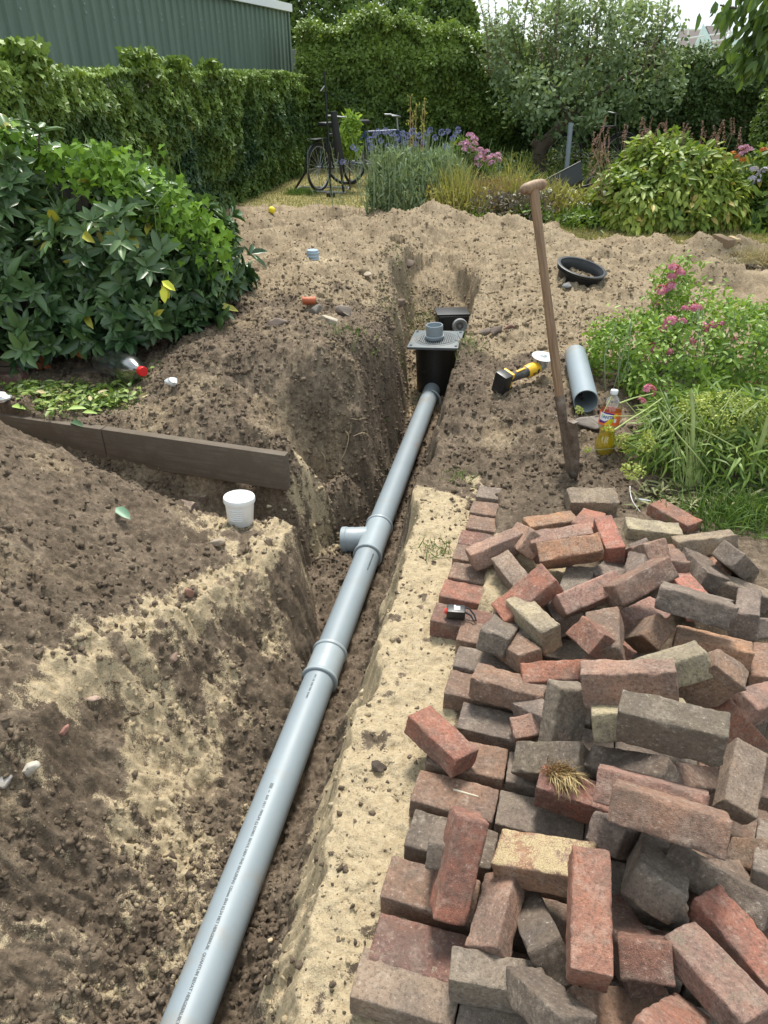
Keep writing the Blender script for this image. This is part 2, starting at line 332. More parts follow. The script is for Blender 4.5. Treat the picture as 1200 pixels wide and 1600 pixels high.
def gz(x, y):
    """height of the finished ground at a spot"""
    i = np.clip(np.searchsorted(xs, x)-1, 0, nx-2); j = np.clip(np.searchsorted(ys, y)-1, 0, ny-2)
    a = (x-xs[i])/(xs[i+1]-xs[i]); b = (y-ys[j])/(ys[j+1]-ys[j])
    return (ZZ[j, i]*(1-a)+ZZ[j, i+1]*a)*(1-b)+(ZZ[j+1, i]*(1-a)+ZZ[j+1, i+1]*a)*b
def hit(u, v, z0=0.):
    """where a sight line meets the finished ground"""
    d = ray(u, v); ts = np.linspace(.4, 16, 3000)/d[1]; P = CAM+d*ts[:, None]
    k = np.argmax(P[:, 2] < gz(P[:, 0], P[:, 1])); return P[k]
m, nt, bs = newmat('soil'); co = objco(nt)
at = lambda n: nd(nt, 'ShaderNodeAttribute', attribute_name=n).outputs['Fac']
nA = noise(nt, co, 6, 8, .65); nB = noise(nt, co, 45, 6, .7); nC = noise(nt, co, 260, 4, .7); nE = noise(nt, co, 18, 8, .7)
v1 = math_(nt, 'MULTIPLY_ADD', nB, .5, math_(nt, 'MULTIPLY', nA, .5))
soil = ramp(nt, v1, [(.30, (.058, .042, .029)), (.48, (.125, .094, .066)), (.66, (.25, .195, .14))])
drys = ramp(nt, v1, [(.32, (.15, .111, .070)), (.5, (.275, .212, .138)), (.68, (.41, .335, .23))])
sandc = ramp(nt, math_(nt, 'MULTIPLY_ADD', nC, .45, math_(nt, 'MULTIPLY', nB, .55)), [(.3, (.24, .175, .105)), (.5, (.43, .345, .22)), (.7, (.57, .475, .33))])
def breakup(a, amp, lo, hi):
    s = math_(nt, 'ADD', a, math_(nt, 'MULTIPLY_ADD', nE, amp*1.25, -.62*amp)); s = math_(nt, 'ADD', s, math_(nt, 'MULTIPLY_ADD', nC, amp*.9, -.45*amp)); s = math_(nt, 'ADD', s, math_(nt, 'MULTIPLY_ADD', nB, amp*.6, -.3*amp))
    return ramp(nt, s, [(lo, (0,)*3), (hi, (1,)*3)])
c = mix(nt, breakup(at('dry'), .6, .35, .65), soil, drys)
c = mix(nt, breakup(at('sand'), 1.0, .40, .58), c, sandc)
lawnc = ramp(nt, noise(nt, co, 9, 6, .7), [(.35, (.11, .12, .035)), (.55, (.30, .25, .11)), (.7, (.42, .36, .19))])
c = mix(nt, breakup(at('lawn'), .5, .4, .6), c, lawnc)
speck = ramp(nt, noise(nt, co, 150, 3, .6), [(.33, (.3,)*3), (.40, (1,)*3)]); c = mix(nt, .7, c, speck, 'MULTIPLY')
pale = ramp(nt, noise(nt, co, 120, 2, .4), [(.70, (0,)*3), (.74, (1,)*3)]); c = mix(nt, math_(nt, 'MULTIPLY', pale, .6), c, (.45, .38, .29))
nt.links.new(c, bs.inputs['Base Color']); bs.inputs['Roughness'].default_value = .95; bs.inputs['Specular IOR Level'].default_value = .2
h = math_(nt, 'ADD', math_(nt, 'MULTIPLY', nB, 1.0), math_(nt, 'MULTIPLY', nC, .35)); bump(nt, bs, h, .9, .012)
SOIL = m
idx = np.arange(nx*ny).reshape(ny, nx); Fq = np.stack([idx[:-1, :-1], idx[:-1, 1:], idx[1:, 1:], idx[1:, :-1]], -1).reshape(-1, 4)
me = npmesh('ground', np.stack([GX, GY_, ZZ], -1).reshape(-1, 3), Fq, SOIL, True, attrs={'sand': SA.ravel(), 'dry': DR.ravel(), 'lawn': LA.ravel()})
tag(link('ground', me), kind='structure')
# loose crumbs of soil and sand, each a small lump lying on the ground
def lumps(name, n, pick, rmin, rmax, mat, seed, sub=1, sink=.3):
    rg = np.random.default_rng(seed); bm = bmesh.new(); bmesh.ops.create_icosphere(bm, subdivisions=sub, radius=1)
    bv = np.array([v.co[:] for v in bm.verts]); bf = np.array([[v.index for v in f.verts] for f in bm.faces]); bm.free()
    X, Y = pick(rg, n); n = len(X); Z = gz(X, Y); r = (rmin+(rmax-rmin)*rg.random(n)**4)*.85
    sx, sa, dr, la = terrain(X, Y)
    V = np.empty((n, len(bv), 3))
    q = norm(rg.normal(size=(n, 3))); a = rg.random(n)*6.28
    for k in range(n):
        M = np.array(Matrix.Rotation(a[k], 3, Vector(q[k]))); s = np.array([1, .6+.5*rg.random(), .5+.4*rg.random()])
        jig = 1+.42*np.clip(rg.normal(size=(len(bv), 1)), -1.3, 1.3); V[k] = (bv*jig*s)@M.T*r[k]+[X[k], Y[k], Z[k]+r[k]*.1]
    Fa = (bf[None]+(np.arange(n)*len(bv))[:, None, None]).reshape(-1, 3); rep = lambda A: np.repeat(A, len(bv))
    me = npmesh(name, V.reshape(-1, 3), Fa, mat, True, attrs={'sand': rep(sa*(rg.random(n) > .4)), 'dry': rep(dr), 'lawn': rep(la*0)})
    return tag(link(name, me), kind='stuff')
def pick_near(rg, n):
    y = .5*np.exp(rg.random(n)*2.2); x = rg.normal(size=n)*.0+(-.35-1.35*rg.random(n))*(.45+.32*y); z = gz(x, y)
    w = sstep(-.2, .25, fbm(x, y, 77, 3, 3)+.25); k = rg.random(n) < w; return x[k], y[k]
def pick_trench(rg, n):
    y = .6+6*rg.random(n)**1.4; x = PX(y)+rg.normal(size=n)*.22; return x, y
def pick_strip(rg, n):
    y = .6+2.1*rg.random(n); e = np.interp(y, *XR); x = e+.0+.3*rg.random(n)**1.0*np.interp(y, [.6, 2.4], [.5, 1]); k = rg.random(n) < .25+.9*(fbm(x, y, 3, 2, 5) > .1); return x[k], y[k]
def pick_field(rg, n):
    y = 4.8+5.2*rg.random(n)**1.2; x = (-.24+.72*rg.random(n))*y; return x, y
def pick_right(rg, n):
    y = 2.5+2.6*rg.random(n); x = .3+1.7*rg.random(n); k = x > np.interp(y, *XR); return x[k], y[k]
lumps('soil_crumbs', 22000, pick_near, .0012, .018, SOIL, 1)
lumps('soil_crumbs', 8000, pick_trench, .0015, .015, SOIL, 2)
lumps('soil_crumbs', 2500, pick_strip, .001, .009, SOIL, 3)
lumps('soil_crumbs', 20000, pick_field, .0015, .022, SOIL, 4)
lumps('soil_crumbs', 12000, pick_right, .0015, .018, SOIL, 5)
lumps('soil_crumbs', 15000, lambda rg, n: (lambda y: ((-.55+.62*rg.random(n))*y, y))(3.1+2.2*rg.random(n)), .0015, .019, SOIL, 6)
lumps('soil_crumbs', 9000, lambda rg, n: (lambda y: (np.interp(y, *LT)-.1+(PX(y)+.1-np.interp(y, *LT))*rg.random(n), y))(2.7+3.8*rg.random(n)), .0015, .020, SOIL, 10)
lumps('soil_lumps', 260, pick_field, .012, .05, SOIL, 7, 2)
lumps('soil_lumps', 160, pick_right, .01, .035, SOIL, 8, 2)
lumps('soil_lumps', 160, pick_near, .01, .034, SOIL, 9, 2)
# ---------------------------------------------------------------- bricks
POSES = {1: (0.41, 2.139, 0.081, 0.137, 0.971, 0.1, 0.169, 1.0), 2: (0.514, 2.163, 0.101, 0.427, 0.526, 0.714, 0.176, 1.009), 3: (0.654, 2.343, 0.05, 0.994, -0.058, -0.036, 0.086, 0.971), 4: (0.63, 2.085, 0.142, 0.692, 0.71, -0.114, 0.063, 1.044), 5: (0.639, 2.008, 0.159, 0.474, 0.869, -0.1, 0.102, 1.024), 6: (0.822, 2.156, 0.103, 0.543, 0.469, 0.443, 0.536, 0.992), 7: (0.458, 1.976, 0.062, 0.481, 0.338, 0.458, 0.666, 1.015), 8: (0.461, 1.803, 0.123, 0.935, 0.079, -0.305, 0.164, 1.015), 9: (0.795, 2.011, 0.055, 0.883, -0.046, 0.115, 0.452, 0.998), 10: (0.647, 1.905, 0.078, 0.085, 0.829, 0.553, -0.001, 1.009), 11: (0.581, 1.818, 0.057, 0.147, 0.673, 0.725, 0.007, 0.997), 12: (0.644, 1.772, 0.155, 0.439, 0.875, 0.079, 0.186, 1.015), 13: (0.79, 1.763, 0.216, 0.306, 0.922, 0.155, 0.18, 1.016), 14: (0.913, 2.074, 0.102, 0.755, -0.194, -0.303, -0.549, 0.993), 15: (0.895, 1.999, 0.109, 0.755, 0.331, 0.258, 0.505, 1.003), 16: (1.035, 2.296, 0.047, 0.996, -0.014, 0.02, -0.082, 0.986), 17: (0.854, 2.518, 0.061, 0.127, -0.992, -0.017, 0.017, 0.977), 18: (0.797, 2.341, 0.053, 0.852, -0.056, 0.092, 0.513, 0.998), 19: (1.162, 2.418, 0.036, 0.009, -0.495, -0.869, 0.012, 0.949), 20: (1.175, 2.158, 0.088, 0.976, -0.184, -0.096, -0.059, 1.0), 21: (1.216, 2.101, 0.054, 0.272, 0.841, 0.443, 0.151, 0.919), 22: (1.117, 2.016, 0.071, 0.699, 0.069, 0.176, 0.69, 0.967), 23: (1.034, 2.077, 0.057, 0.527, 0.387, -0.605, -0.454, 0.996), 24: (1.234, 2.033, 0.099, 0.269, -0.346, -0.031, -0.898, 0.975), 25: (1.214, 1.922, 0.053, 0.971, -0.087, 0.101, -0.199, 0.875), 26: (1.153, 1.752, 0.097, 0.691, 0.507, 0.39, 0.336, 0.994), 27: (1.19, 1.717, 0.068, 0.306, 0.944, 0.106, -0.066, 0.904), 28: (0.894, 1.592, 0.261, 0.196, 0.947, -0.25, -0.049, 1.012), 29: (0.825, 1.757, 0.068, 0.929, 0.061, 0.141, 0.336, 0.998), 30: (1.015, 1.874, 0.073, 0.605, 0.429, 0.521, 0.422, 0.998), 31: (0.786, 1.637, 0.11, 0.743, 0.003, -0.49, -0.456, 0.95), 32: (0.63, 1.538, 0.185, 0.196, 0.773, 0.601, 0.063, 1.043), 33: (0.464, 1.7, 0.103, 0.564, 0.601, -0.466, -0.321, 0.998), 34: (0.478, 1.739, 0.041, 0.043, 0.808, 0.587, -0.033, 0.894), 35: (0.614, 1.508, 0.193, 0.073, 0.907, 0.234, -0.343, 1.008), 36: (0.715, 1.333, 0.259, 0.96, -0.21, -0.183, -0.019, 1.012), 37: (0.946, 1.541, 0.142, 0.966, -0.15, 0.022, -0.209, 0.99), 38: (1.102, 1.513, 0.075, 0.697, 0.511, 0.375, 0.335, 0.999), 39: (0.496, 1.508, 0.064, 0.576, 0.816, -0.036, 0.039, 0.931), 40: (0.585, 1.233, 0.312, 0.79, 0.592, -0.157, -0.012, 1.035), 41: (0.799, 1.3, 0.235, 0.528, -0.66, -0.195, -0.498, 1.045), 42: (1.007, 1.404, 0.049, 0.6, 0.539, 0.458, 0.374, 0.997), 43: (0.962, 1.312, 0.155, 0.621, 0.703, 0.346, 0.032, 0.997), 44: (0.603, 1.171, 0.257, 0.231, 0.965, -0.103, 0.075, 1.047), 45: (0.611, 1.049, 0.37, 0.679, 0.703, -0.181, -0.11, 1.032), 46: (0.549, 0.861, 0.332, 0.345, 0.91, -0.227, -0.042, 1.019), 47: (0.549, 0.942, 0.286, 0.372, 0.905, -0.205, -0.033, 1.023), 48: (0.584, 1.103, 0.148, 0.641, 0.637, -0.426, -0.039, 0.991), 49: (0.464, 1.288, 0.12, 0.48, -0.592, -0.594, -0.257, 0.977), 50: (0.466, 1.085, 0.083, 0.636, 0.744, -0.153, -0.135, 0.968), 51: (0.431, 1.333, 0.058, 0.504, 0.858, -0.026, 0.1, 0.837), 52: (0.435, 1.333, 0.065, 0.668, 0.497, -0.512, -0.211, 0.993), 53: (0.42, 1.191, 0.085, 0.917, 0.145, -0.317, -0.196, 0.89), 55: (0.863, 1.127, 0.096, 0.181, -0.842, -0.508, -0.0, 0.876), 56: (0.892, 1.262, 0.127, 0.336, -0.245, -0.689, -0.593, 0.986), 57: (0.727, 1.117, 0.084, 0.67, 0.691, 0.266, -0.058, 0.994), 58: (0.548, 0.974, 0.096, 0.237, 0.904, 0.232, -0.269, 0.925), 59: (0.374, 0.721, 0.244, 0.513, 0.583, 0.377, 0.506, 1.012), 60: (0.344, 0.893, 0.128, 0.966, -0.048, -0.157, -0.199, 1.001), 61: (0.158, 0.9, 0.118, 0.253, 0.752, 0.233, 0.563, 1.003), 62: (0.238, 0.831, 0.042, 0.243, 0.79, 0.539, 0.161, 0.822), 63: (0.311, 0.758, 0.099, 0.677, 0.188, 0.549, 0.453, 0.991), 64: (0.224, 0.7, 0.046, 0.705, 0.701, -0.091, -0.052, 0.912), 65: (0.302, 0.639, 0.087, 0.14, 0.556, 0.748, -0.336, 0.859), 66: (0.537, 0.823, 0.226, 0.473, -0.262, -0.023, -0.841, 1.051), 67: (0.679, 0.832, 0.152, 0.388, 0.845, -0.359, -0.083, 0.961), 68: (0.716, 0.842, 0.124, 0.713, 0.65, 0.259, -0.051, 0.995), 69: (0.837, 0.871, 0.109, 0.027, -0.313, -0.463, -0.829, 1.006), 70: (0.801, 0.868, 0.153, 0.71, 0.497, 0.43, 0.254, 0.996), 71: (0.704, 0.758, 0.084, 0.062, -0.52, -0.852, 0.021, 0.884), 72: (0.618, 0.675, 0.113, 0.048, 0.536, 0.839, -0.081, 0.895), 73: (0.495, 0.712, 0.127, 0.515, -0.302, -0.36, -0.717, 0.994), 74: (0.462, 0.54, 0.197, 0.748, 0.496, 0.441, 0.014, 0.967), 75: (0.433, 0.635, 0.055, 0.704, 0.689, 0.16, -0.061, 0.989), 76: (0.479, 0.757, 0.08, 0.624, 0.359, -0.633, -0.284, 0.989), 78: (0.144, 0.974, 0.069, 0.203, 0.739, 0.589, -0.255, 0.825), 79: (0.15, 1.294, 0.043, 0.049, -0.437, -0.893, 0.092, 0.917), 80: (0.396, 1.633, 0.056, 0.124, 0.537, 0.83, -0.089, 0.902), 81: (0.366, 1.702, 0.059, 0.832, -0.06, 0.172, 0.525, 0.997), 83: (0.355, 1.469, 0.053, 0.979, -0.109, 0.038, -0.168, 0.996)}

def brickmesh(seed, L=.208, W=.093, T=.07, r=.006, half=0, chip=1.):
    nx_, ny_, nz_ = 44, 20, 16; V = []; Fc = []; key = {}
    def vid(p):
        k = tuple(np.round(p, 5)); 
        if k not in key: key[k] = len(V); V.append(p)
        return key[k]
    d = (L/2, W/2, T/2)
    for ax, (n1, n2) in ((0, (ny_, nz_)), (1, (nx_, nz_)), (2, (nx_, ny_))):
        o = [a for a in (0, 1, 2) if a != ax]
        for s in (-1, 1):
            g = [[None]*(n2+1) for _ in range(n1+1)]
            for i in range(n1+1):
                for j in range(n2+1):
                    p = [0, 0, 0]; p[ax] = s*d[ax]
                    # denser towards the edges
                    e = lambda t: math.sin((t-.5)*math.pi)*.5*.35+(t-.5)*.65
                    p[o[0]] = 2*e(i/n1)*d[o[0]]/(1.0); p[o[1]] = 2*e(j/n2)*d[o[1]]
                    g[i][j] = vid(p)
            for i in range(n1):
                for j in range(n2):
                    q = [g[i][j], g[i+1][j], g[i+1][j+1], g[i][j+1]]
                    if (s > 0) == (ax == 1): q = q[::-1]
                    Fc.append(q)
    V = np.array(V); dd = np.array(d); s = seed*7.31
    rr = r*(1+.9*chip*np.clip(fbm(V[:, 0]+s, V[:, 1], V[:, 2], 2, 22)*1.6, -.5, 2.2))[:, None]
    inner = np.sign(V)*np.minimum(np.abs(V), dd-rr); df = V-inner; ln = np.linalg.norm(df, axis=1, keepdims=True)
    V2 = inner+df/np.maximum(ln, 1e-9)*np.minimum(ln, rr)
    N = norm(V/dd**1.0*np.array(1.)); nn = norm(np.where(ln > 1e-6, df, V))
    V2 = V2+nn*(fbm(V2[:, 0]+s, V2[:, 1]+s, V2[:, 2], 3, 60)*.0011+fbm(V2[:, 0]-s, V2[:, 1], V2[:, 2]+s, 2, 14)*.0012)[:, None]
    if half:   # a broken end: everything beyond an uneven break is drawn back onto it
        cut = half+.018*fbm(V2[:, 1]+s, V2[:, 2], 0, 4, 18); V2[:, 0] = np.minimum(V2[:, 0], cut)
    return npmesh('brick', V2, np.array(Fc), None, True)
m, nt, bs = newmat('brick'); co = objco(nt)
oi = nd(nt, 'ShaderNodeObjectInfo'); off = nt.nodes.new('ShaderNodeVectorMath'); off.operation = 'MULTIPLY_ADD'
cmb = nt.nodes.new('ShaderNodeCombineXYZ'); nt.links.new(oi.outputs['Random'], cmb.inputs[0]); nt.links.new(oi.outputs['Random'], cmb.inputs[1])
off.inputs[1].default_value = (9, 5, 0); nt.links.new(cmb.outputs[0], off.inputs[0]); nt.links.new(co, off.inputs[2]); pc = off.outputs[0]
b1 = noise(nt, pc, 9, 6, .65); b2 = noise(nt, pc, 120, 5, .75); b3 = noise(nt, pc, 26, 7, .7); b4 = noise(nt, pc, 420, 3, .7)
base_c = oi.outputs['Color']
c = mix(nt, ramp(nt, b1, [(.40, (0,)*3), (.62, (1,)*3)]), base_c, mix(nt, .55, base_c, (.13, .11, .10)))
c = mix(nt, ramp(nt, b3, [(.50, (0,)*3), (.68, (.65,)*3)]), c, mix(nt, .6, base_c, (.50, .42, .34)))
c = mix(nt, ramp(nt, b2, [(.38, (1,)*3), (.50, (0,)*3)]), c, mix(nt, .55, c, (.075, .06, .05)))
c = mix(nt, ramp(nt, b2, [(.59, (0,)*3), (.67, (.8,)*3)]), c, (.48, .41, .35))
geo = nt.nodes.new('ShaderNodeNewGeometry'); sx = nt.nodes.new('ShaderNodeSeparateXYZ'); nt.links.new(geo.outputs['Normal'], sx.inputs[0])
wn = noise(nt, nd(nt, 'ShaderNodeNewGeometry').outputs['Position'], 16, 8, .75)
dn = math_(nt, 'ADD', math_(nt, 'MULTIPLY', wn, 1.2), math_(nt, 'MULTIPLY', b4, .5)); up = math_(nt, 'MULTIPLY', sx.outputs[2], .32)
sm_ = ramp(nt, noise(nt, pc, 14, 8, .8), [(.50, (0,)*3), (.62, (.75,)*3)]); c = mix(nt, sm_, c, mix(nt, .7, c, (.17, .13, .10)))
al_ = math_(nt, 'MULTIPLY', oi.outputs['Alpha'], .75)
dust = ramp(nt, math_(nt, 'ADD', math_(nt, 'ADD', dn, up), math_(nt, 'SUBTRACT', al_, .75)), [(.93, (0,)*3), (1.06, (1,)*3)])
upm = ramp(nt, sx.outputs[2], [(.25, (0,)*3), (.6, (1,)*3)])
c = mix(nt, math_(nt, 'MULTIPLY', dust, upm), c, mix(nt, ramp(nt, oi.outputs['Alpha'], [(.66, (0,)*3), (.74, (1,)*3)]), ramp(nt, b4, [(.35, (.12, .092, .068)), (.6, (.30, .245, .185))]), ramp(nt, b4, [(.35, (.28, .20, .11)), (.6, (.60, .48, .29))])))
nt.links.new(c, bs.inputs['Base Color']); bs.inputs['Roughness'].default_value = .88; bs.inputs['Specular IOR Level'].default_value = .25
bump(nt, bs, math_(nt, 'ADD', math_(nt, 'MULTIPLY', b2, 1.), math_(nt, 'MULTIPLY', b4, .8)), .95, .005)
BRICK = m
BM = [brickmesh(i, chip=.7+.25*i) for i in range(6)]; BROK = [brickmesh(20+i, half=(.096, .03, .03)[i], chip=1.6) for i in range(3)]
PAV = [brickmesh(40+i, .21, .102, .07, .0045, chip=.8) for i in range(4)]
for me in BM+BROK+PAV: me.materials.append(BRICK)
RED, PINK, ORG, BRN, GRY, TAN, DRK, PAL, MAR = (.40,.17,.115), (.43,.25,.185), (.42,.22,.13), (.31,.185,.125), (.25,.195,.155), (.34,.25,.18), (.18,.14,.105), (.46,.375,.25), (.25,.12,.09)
PILE = {  # id: colour, sand lying on it 0..1, label
1:(PINK,.25,'pinkish brick leaning on the left rim of the pile, left end over the sand'),
2:(PINK,.1,'pink brick half hidden behind the leftmost leaning brick at the far left of the pile'),
3:(ORG,.3,'flat orange brick at the back left, behind the pinkish grey one'),
4:(PINK,.35,'pale pinkish grey brick lying between two orange bricks at the back left'),
5:(ORG,.45,'orange and cream brick lying level at the back left, lowest of three in a row'),
6:(RED,.15,'orange red brick pointing away from the camera behind the grey end-up brick'),
7:(TAN,.2,'tan brown brick sloping down right, just behind the red diagonal brick'),
8:(RED,.1,'clean red brick lying diagonally at the left side of the pile above a gap'),
9:(GRY,.1,'corner of a grey brick between the grey end-up and orange red ones'),
10:(GRY,.15,'grey speckled brick on end at the back, below the orange red brick'),
11:(GRY,.1,'grey brick wedged left of the long pink brick, only its rounded end showing'),
12:(PINK,.15,'long pale red brick sloping up to the right under the big slanted pinkish brick'),
13:(BRN,.15,'large slanted brown brick with a pale worn upper edge in the middle of the back'),
14:(PINK,.1,'short pink brick end sticking up behind the large slanted brown brick'),
15:(GRY,.3,'pale grey brick tipped on its end between the orange red and the pink end'),
16:(PAL,.4,'yellowish cream brick lying at the back of the pile with a dark shaded front'),
17:(TAN,.4,'sandy pinkish brick farthest back in the pile, nearest the spade'),
18:(RED,.1,'red brick corner poking up between the flat orange and the orange red bricks'),
19:(RED,.2,'red brick at the back right of the pile, sloping down towards the weeds'),
20:(TAN,.35,'long sandy grey brick lying level at the back right below the sloping red one'),
21:(ORG,.25,'brick with a pale orange face and dark side, tilted at the back right'),
22:(DRK,.1,'dark charcoal brick sloping down right of the short pink brick end'),
23:(BRN,.1,'brown brick corner showing between the pink brick end and the sandy grey brick'),
24:(GRY,.2,'small grey brick lying apart at the far right behind the tilted orange one'),
25:(TAN,.35,'long tan topped brick running out of the right edge near the back of the pile'),
26:(GRY,.25,'speckled grey brick standing up in front of the long tan topped brick'),
27:(GRY,.2,'grey brick at the right edge of the photo below the speckled upright one'),
28:(GRY,.25,'big grey brick with a broken right end and mortar crust, on top at the right'),
29:(PINK,.1,'pink brick under the left end of the big grey broken brick'),
30:(RED,.1,'red strip of a brick showing behind the big grey broken brick'),
31:(BRN,.15,'brown brick pointing its square end at the camera below the grey broken brick'),
32:(BRN,.15,'brown brick on end in the pile middle below the long pale red one'),
33:(PAL,.3,'yellowish tan brick end with a speckled dark side, left of the standing brown brick'),
34:(GRY,.2,'grey brick tilted towards the camera under the right end of the red diagonal brick'),
35:(RED,.1,'small red brick tipped forward left of the cream and black brick'),
36:(PAL,.45,'cream topped brick with a black speckled side and a blue tinted left end'),
37:(ORG,.25,'long orange topped brick with a dark front, right of the cream and black brick'),
38:(BRN,.1,'brown brick at the right edge in front of the grey brick'),
39:(RED,.15,'red brick with a dark front lying level left of the flat clean one'),
40:(PINK,.2,'flat clean pinkish brick lying level in the middle of the pile, broad side up'),
41:(BRN,.2,'brown brick turned diagonally below the cream and black brick'),
42:(GRY,.1,'dark grey brick deep in the gap near the right edge, beside the diagonal brown one'),
43:(PINK,.2,'pinkish brick cut off by the right edge, above the deep dark gap'),
44:(PAL,.25,'pale cream and grey brick lying directly under the flat clean pinkish brick'),
45:(DRK,.15,'long dark grey brick laid across the middle of the pile, sloping down right'),
46:(BRN,.15,'long mauve grey brick, the big one in front of the pale pink strip brick'),
47:(PINK,.3,'pale pink brick directly behind the long mauve grey one'),
48:(DRK,.2,'dark grey brown brick under the long dark grey brick'),
49:(GRY,.3,'long grey brick pointing away from the camera behind the dry grass tuft'),
50:(RED,.3,'red brown brick carrying the tuft of dry grass'),
51:(PINK,.25,'pinkish brick on the left flank of the pile beside the long grey one'),
52:(GRY,.3,'grey brick corner above the pinkish one on the left flank'),
53:(DRK,.3,'dark brown brick on the left flank below the pinkish one'),
55:(TAN,.35,'tall tan brick leaning at the right edge with a dark left side'),
56:(RED,.15,'bright red brick corner above the tall tan brick at the right edge'),
57:(BRN,.1,'brown brick deep below the right end of the long dark grey brick'),
58:(GRY,.15,'grey brick tucked under the long mauve grey brick'),
59:(RED,.35,'large salmon red brick with black dirt at its lower end, pointing at the camera'),
60:(ORG,.76,'orange brick with a thick crust of yellow sand on its left half'),
61:(RED,.4,'red sand-dusted brick pointing away from the camera at the lower left of the pile'),
62:(PINK,.3,'pale pink brick with a dark right side, right of the sand-dusted red one'),
63:(DRK,.1,'rough dark grey brick leaning beside the large salmon red brick'),
64:(GRY,.5,'grey brown sandy brick lying level at the bottom left of the pile'),
65:(DRK,.25,'black and tan brick sloping down at the bottom edge of the photo'),
66:(GRY,.2,'smooth grey brick with a curved lower edge, right of the large salmon red one'),
67:(DRK,.3,'long dark brick sloping down to the right edge above the two red ones'),
68:(TAN,.3,'sandy strip of a brick behind the long dark brick at the right edge'),
69:(BRN,.1,'brown brick end below the right end of the long mauve grey brick'),
70:(GRY,.1,'grey brick cut off by the right edge beside the brown brick end'),
71:(RED,.35,'bright red brick running off the lower right corner, behind its twin'),
72:(PINK,.6,'pinkish brown brick dusted with yellow sand running off the lower right corner'),
73:(MAR,.2,'maroon brick with a white ring stain, right of the large salmon red one'),
74:(RED,.15,'red brick end sticking up at the bottom edge near the right corner'),
75:(BRN,.4,'muddy brown brick low down under the foot of the large salmon red one'),
76:(MAR,.2,'dark red brick corner in the gap above the maroon one'),
78:(GRY,.3,'small grey brick standing left of the sand-dusted red one'),
79:(RED,.2,'loose red brick lying alone at the left, tilted over the sand strip'),
80:(BRN,.35,'brown brick leaning at the left rim below the grey tilted one'),
81:(GRY,.3,'grey brick lying in the shade under the red diagonal brick'),
83:(BRN,.4,'brown pink brick on the left rim, beside the dark-fronted red one'),
}
rgb_ = random.Random(5)
KF = {55: .94, 71: .93, 72: .93, 65: .95, 62: .98, 66: 1.05, 63: 1.03, 36: .98, 67: .98}   # lifts the upper bricks clear of those below
for k, (col, dst, lab) in PILE.items():
    p = POSES[k]; o = link('brick', BROK[0] if k == 28 else BM[k % 6]); o.location = p[:3]; o.rotation_mode = 'QUATERNION'; o.rotation_quaternion = p[3:7]; kf = KF.get(k, 1.); o.scale = (p[7]*kf,)*3; o.location = Vector(CAM)+(Vector(p[:3])-Vector(CAM))*kf
    j = rgb_.uniform(.9, 1.12); o.color = (col[0]*j, col[1]*j*rgb_.uniform(.95, 1.05), col[2]*j, dst)
    tag(o, lab, 'brick', 'loose bricks heaped on the old paving')
# bricks still laid, in rows that step along the trench
ROWDIR = np.array([math.cos(R(-16.5)), math.sin(R(-16.5)), 0]); NROW = [(741,775),(731,799),(725,823),(712,848),(704,870),(697,901),(683,930),(669,968),(712,998),(707,1041),(693,1083),(713,1137),(663,1190),(640,1252),(631,1320),(593,1400),(573,1497),(545,1555)]
ORD = ['first','second','third','fourth','fifth','sixth','seventh','eighth','ninth','tenth','eleventh','twelfth','thirteenth','fourteenth','fifteenth','sixteenth','seventeenth','eighteenth']
PC = [GRY, BRN, BRN, MAR, BRN, BRN, RED, MAR, BRN, GRY, BRN, GRY, BRN, BRN, DRK, BRN, MAR, TAN]
for i, (u, v) in enumerate(NROW):
    g = G(u, v, 0.); nrm = np.array([-ROWDIR[1], ROWDIR[0], 0])
    for j in range(4 if i > 7 else 2):
        if i <= 7 and j: continue
        c0 = g+ROWDIR*(.105+j*.214)+nrm*.052; c0[2] = -.035-.004*rgb_.random()
        o = link('laid_brick', PAV[(i*3+j) % 4]); o.location = c0; o.rotation_euler = (R(rgb_.uniform(-1.2, 1.2)), R(rgb_.uniform(-1, 1)), R(-16.5+rgb_.uniform(-1.5, 1.5)))
        cc = PC[i] if j == 0 else rgb_.choice([GRY, BRN, GRY]); o.color = (*cc, .5 if j == 0 else .64)
        if i < 8: o.scale.x = .95
        tag(o, (f'laid brick ending the {ORD[i]} row of old paving along the trench, counted from the spade' if j == 0 else f'sandy laid brick in the {ORD[i]} paving row from the spade, {ORD[j]} in from the trench'), 'brick', 'paving bricks still laid beside the trench')
# ---------------------------------------------------------------- the drain and its chambers
def textmesh(s, size, extrude=0.):
    cu = bpy.data.curves.new('t', 'FONT'); cu.body = s; cu.size = size; cu.extrude = extrude; cu.offset = size*.035; cu.resolution_u = 2
    o = bpy.data.objects.new('t', cu); COL.objects.link(o); bpy.context.view_layer.update()
    me = bpy.data.meshes.new_from_object(o.evaluated_get(bpy.context.evaluated_depsgraph_get()))
    V = np.array([v.co[:] for v in me.vertices]); Fc = [list(p.vertices) for p in me.polygons]
    bpy.data.objects.remove(o); bpy.data.curves.remove(cu); bpy.data.meshes.remove(me); return V, Fc
PVC = simple('grey_pvc', (.225, .27, .30), .50, .08, 9, dirt=.32, dirtcol=(.24, .215, .18), bmp=.05, spec=.5)
PVCL = simple('light_grey_pvc', (.29, .34, .37), .40, .05, 14, dirt=.15, dirtcol=(.26, .22, .17), bmp=.05)
BLK = simple('black_plastic', (.012, .013, .014), .42, .2, 20, dirt=.12, dirtcol=(.10, .08, .06), bmp=.08)
INK = simple('dark_ink', (.055, .07, .08), .5, .3, 300, bmp=0)
PD = np.array([.2034, 1, 0]); PD /= np.linalg.norm(PD)
pp = lambda y, z=0.: np.array([PX(y), y, PIPE_Z+z])
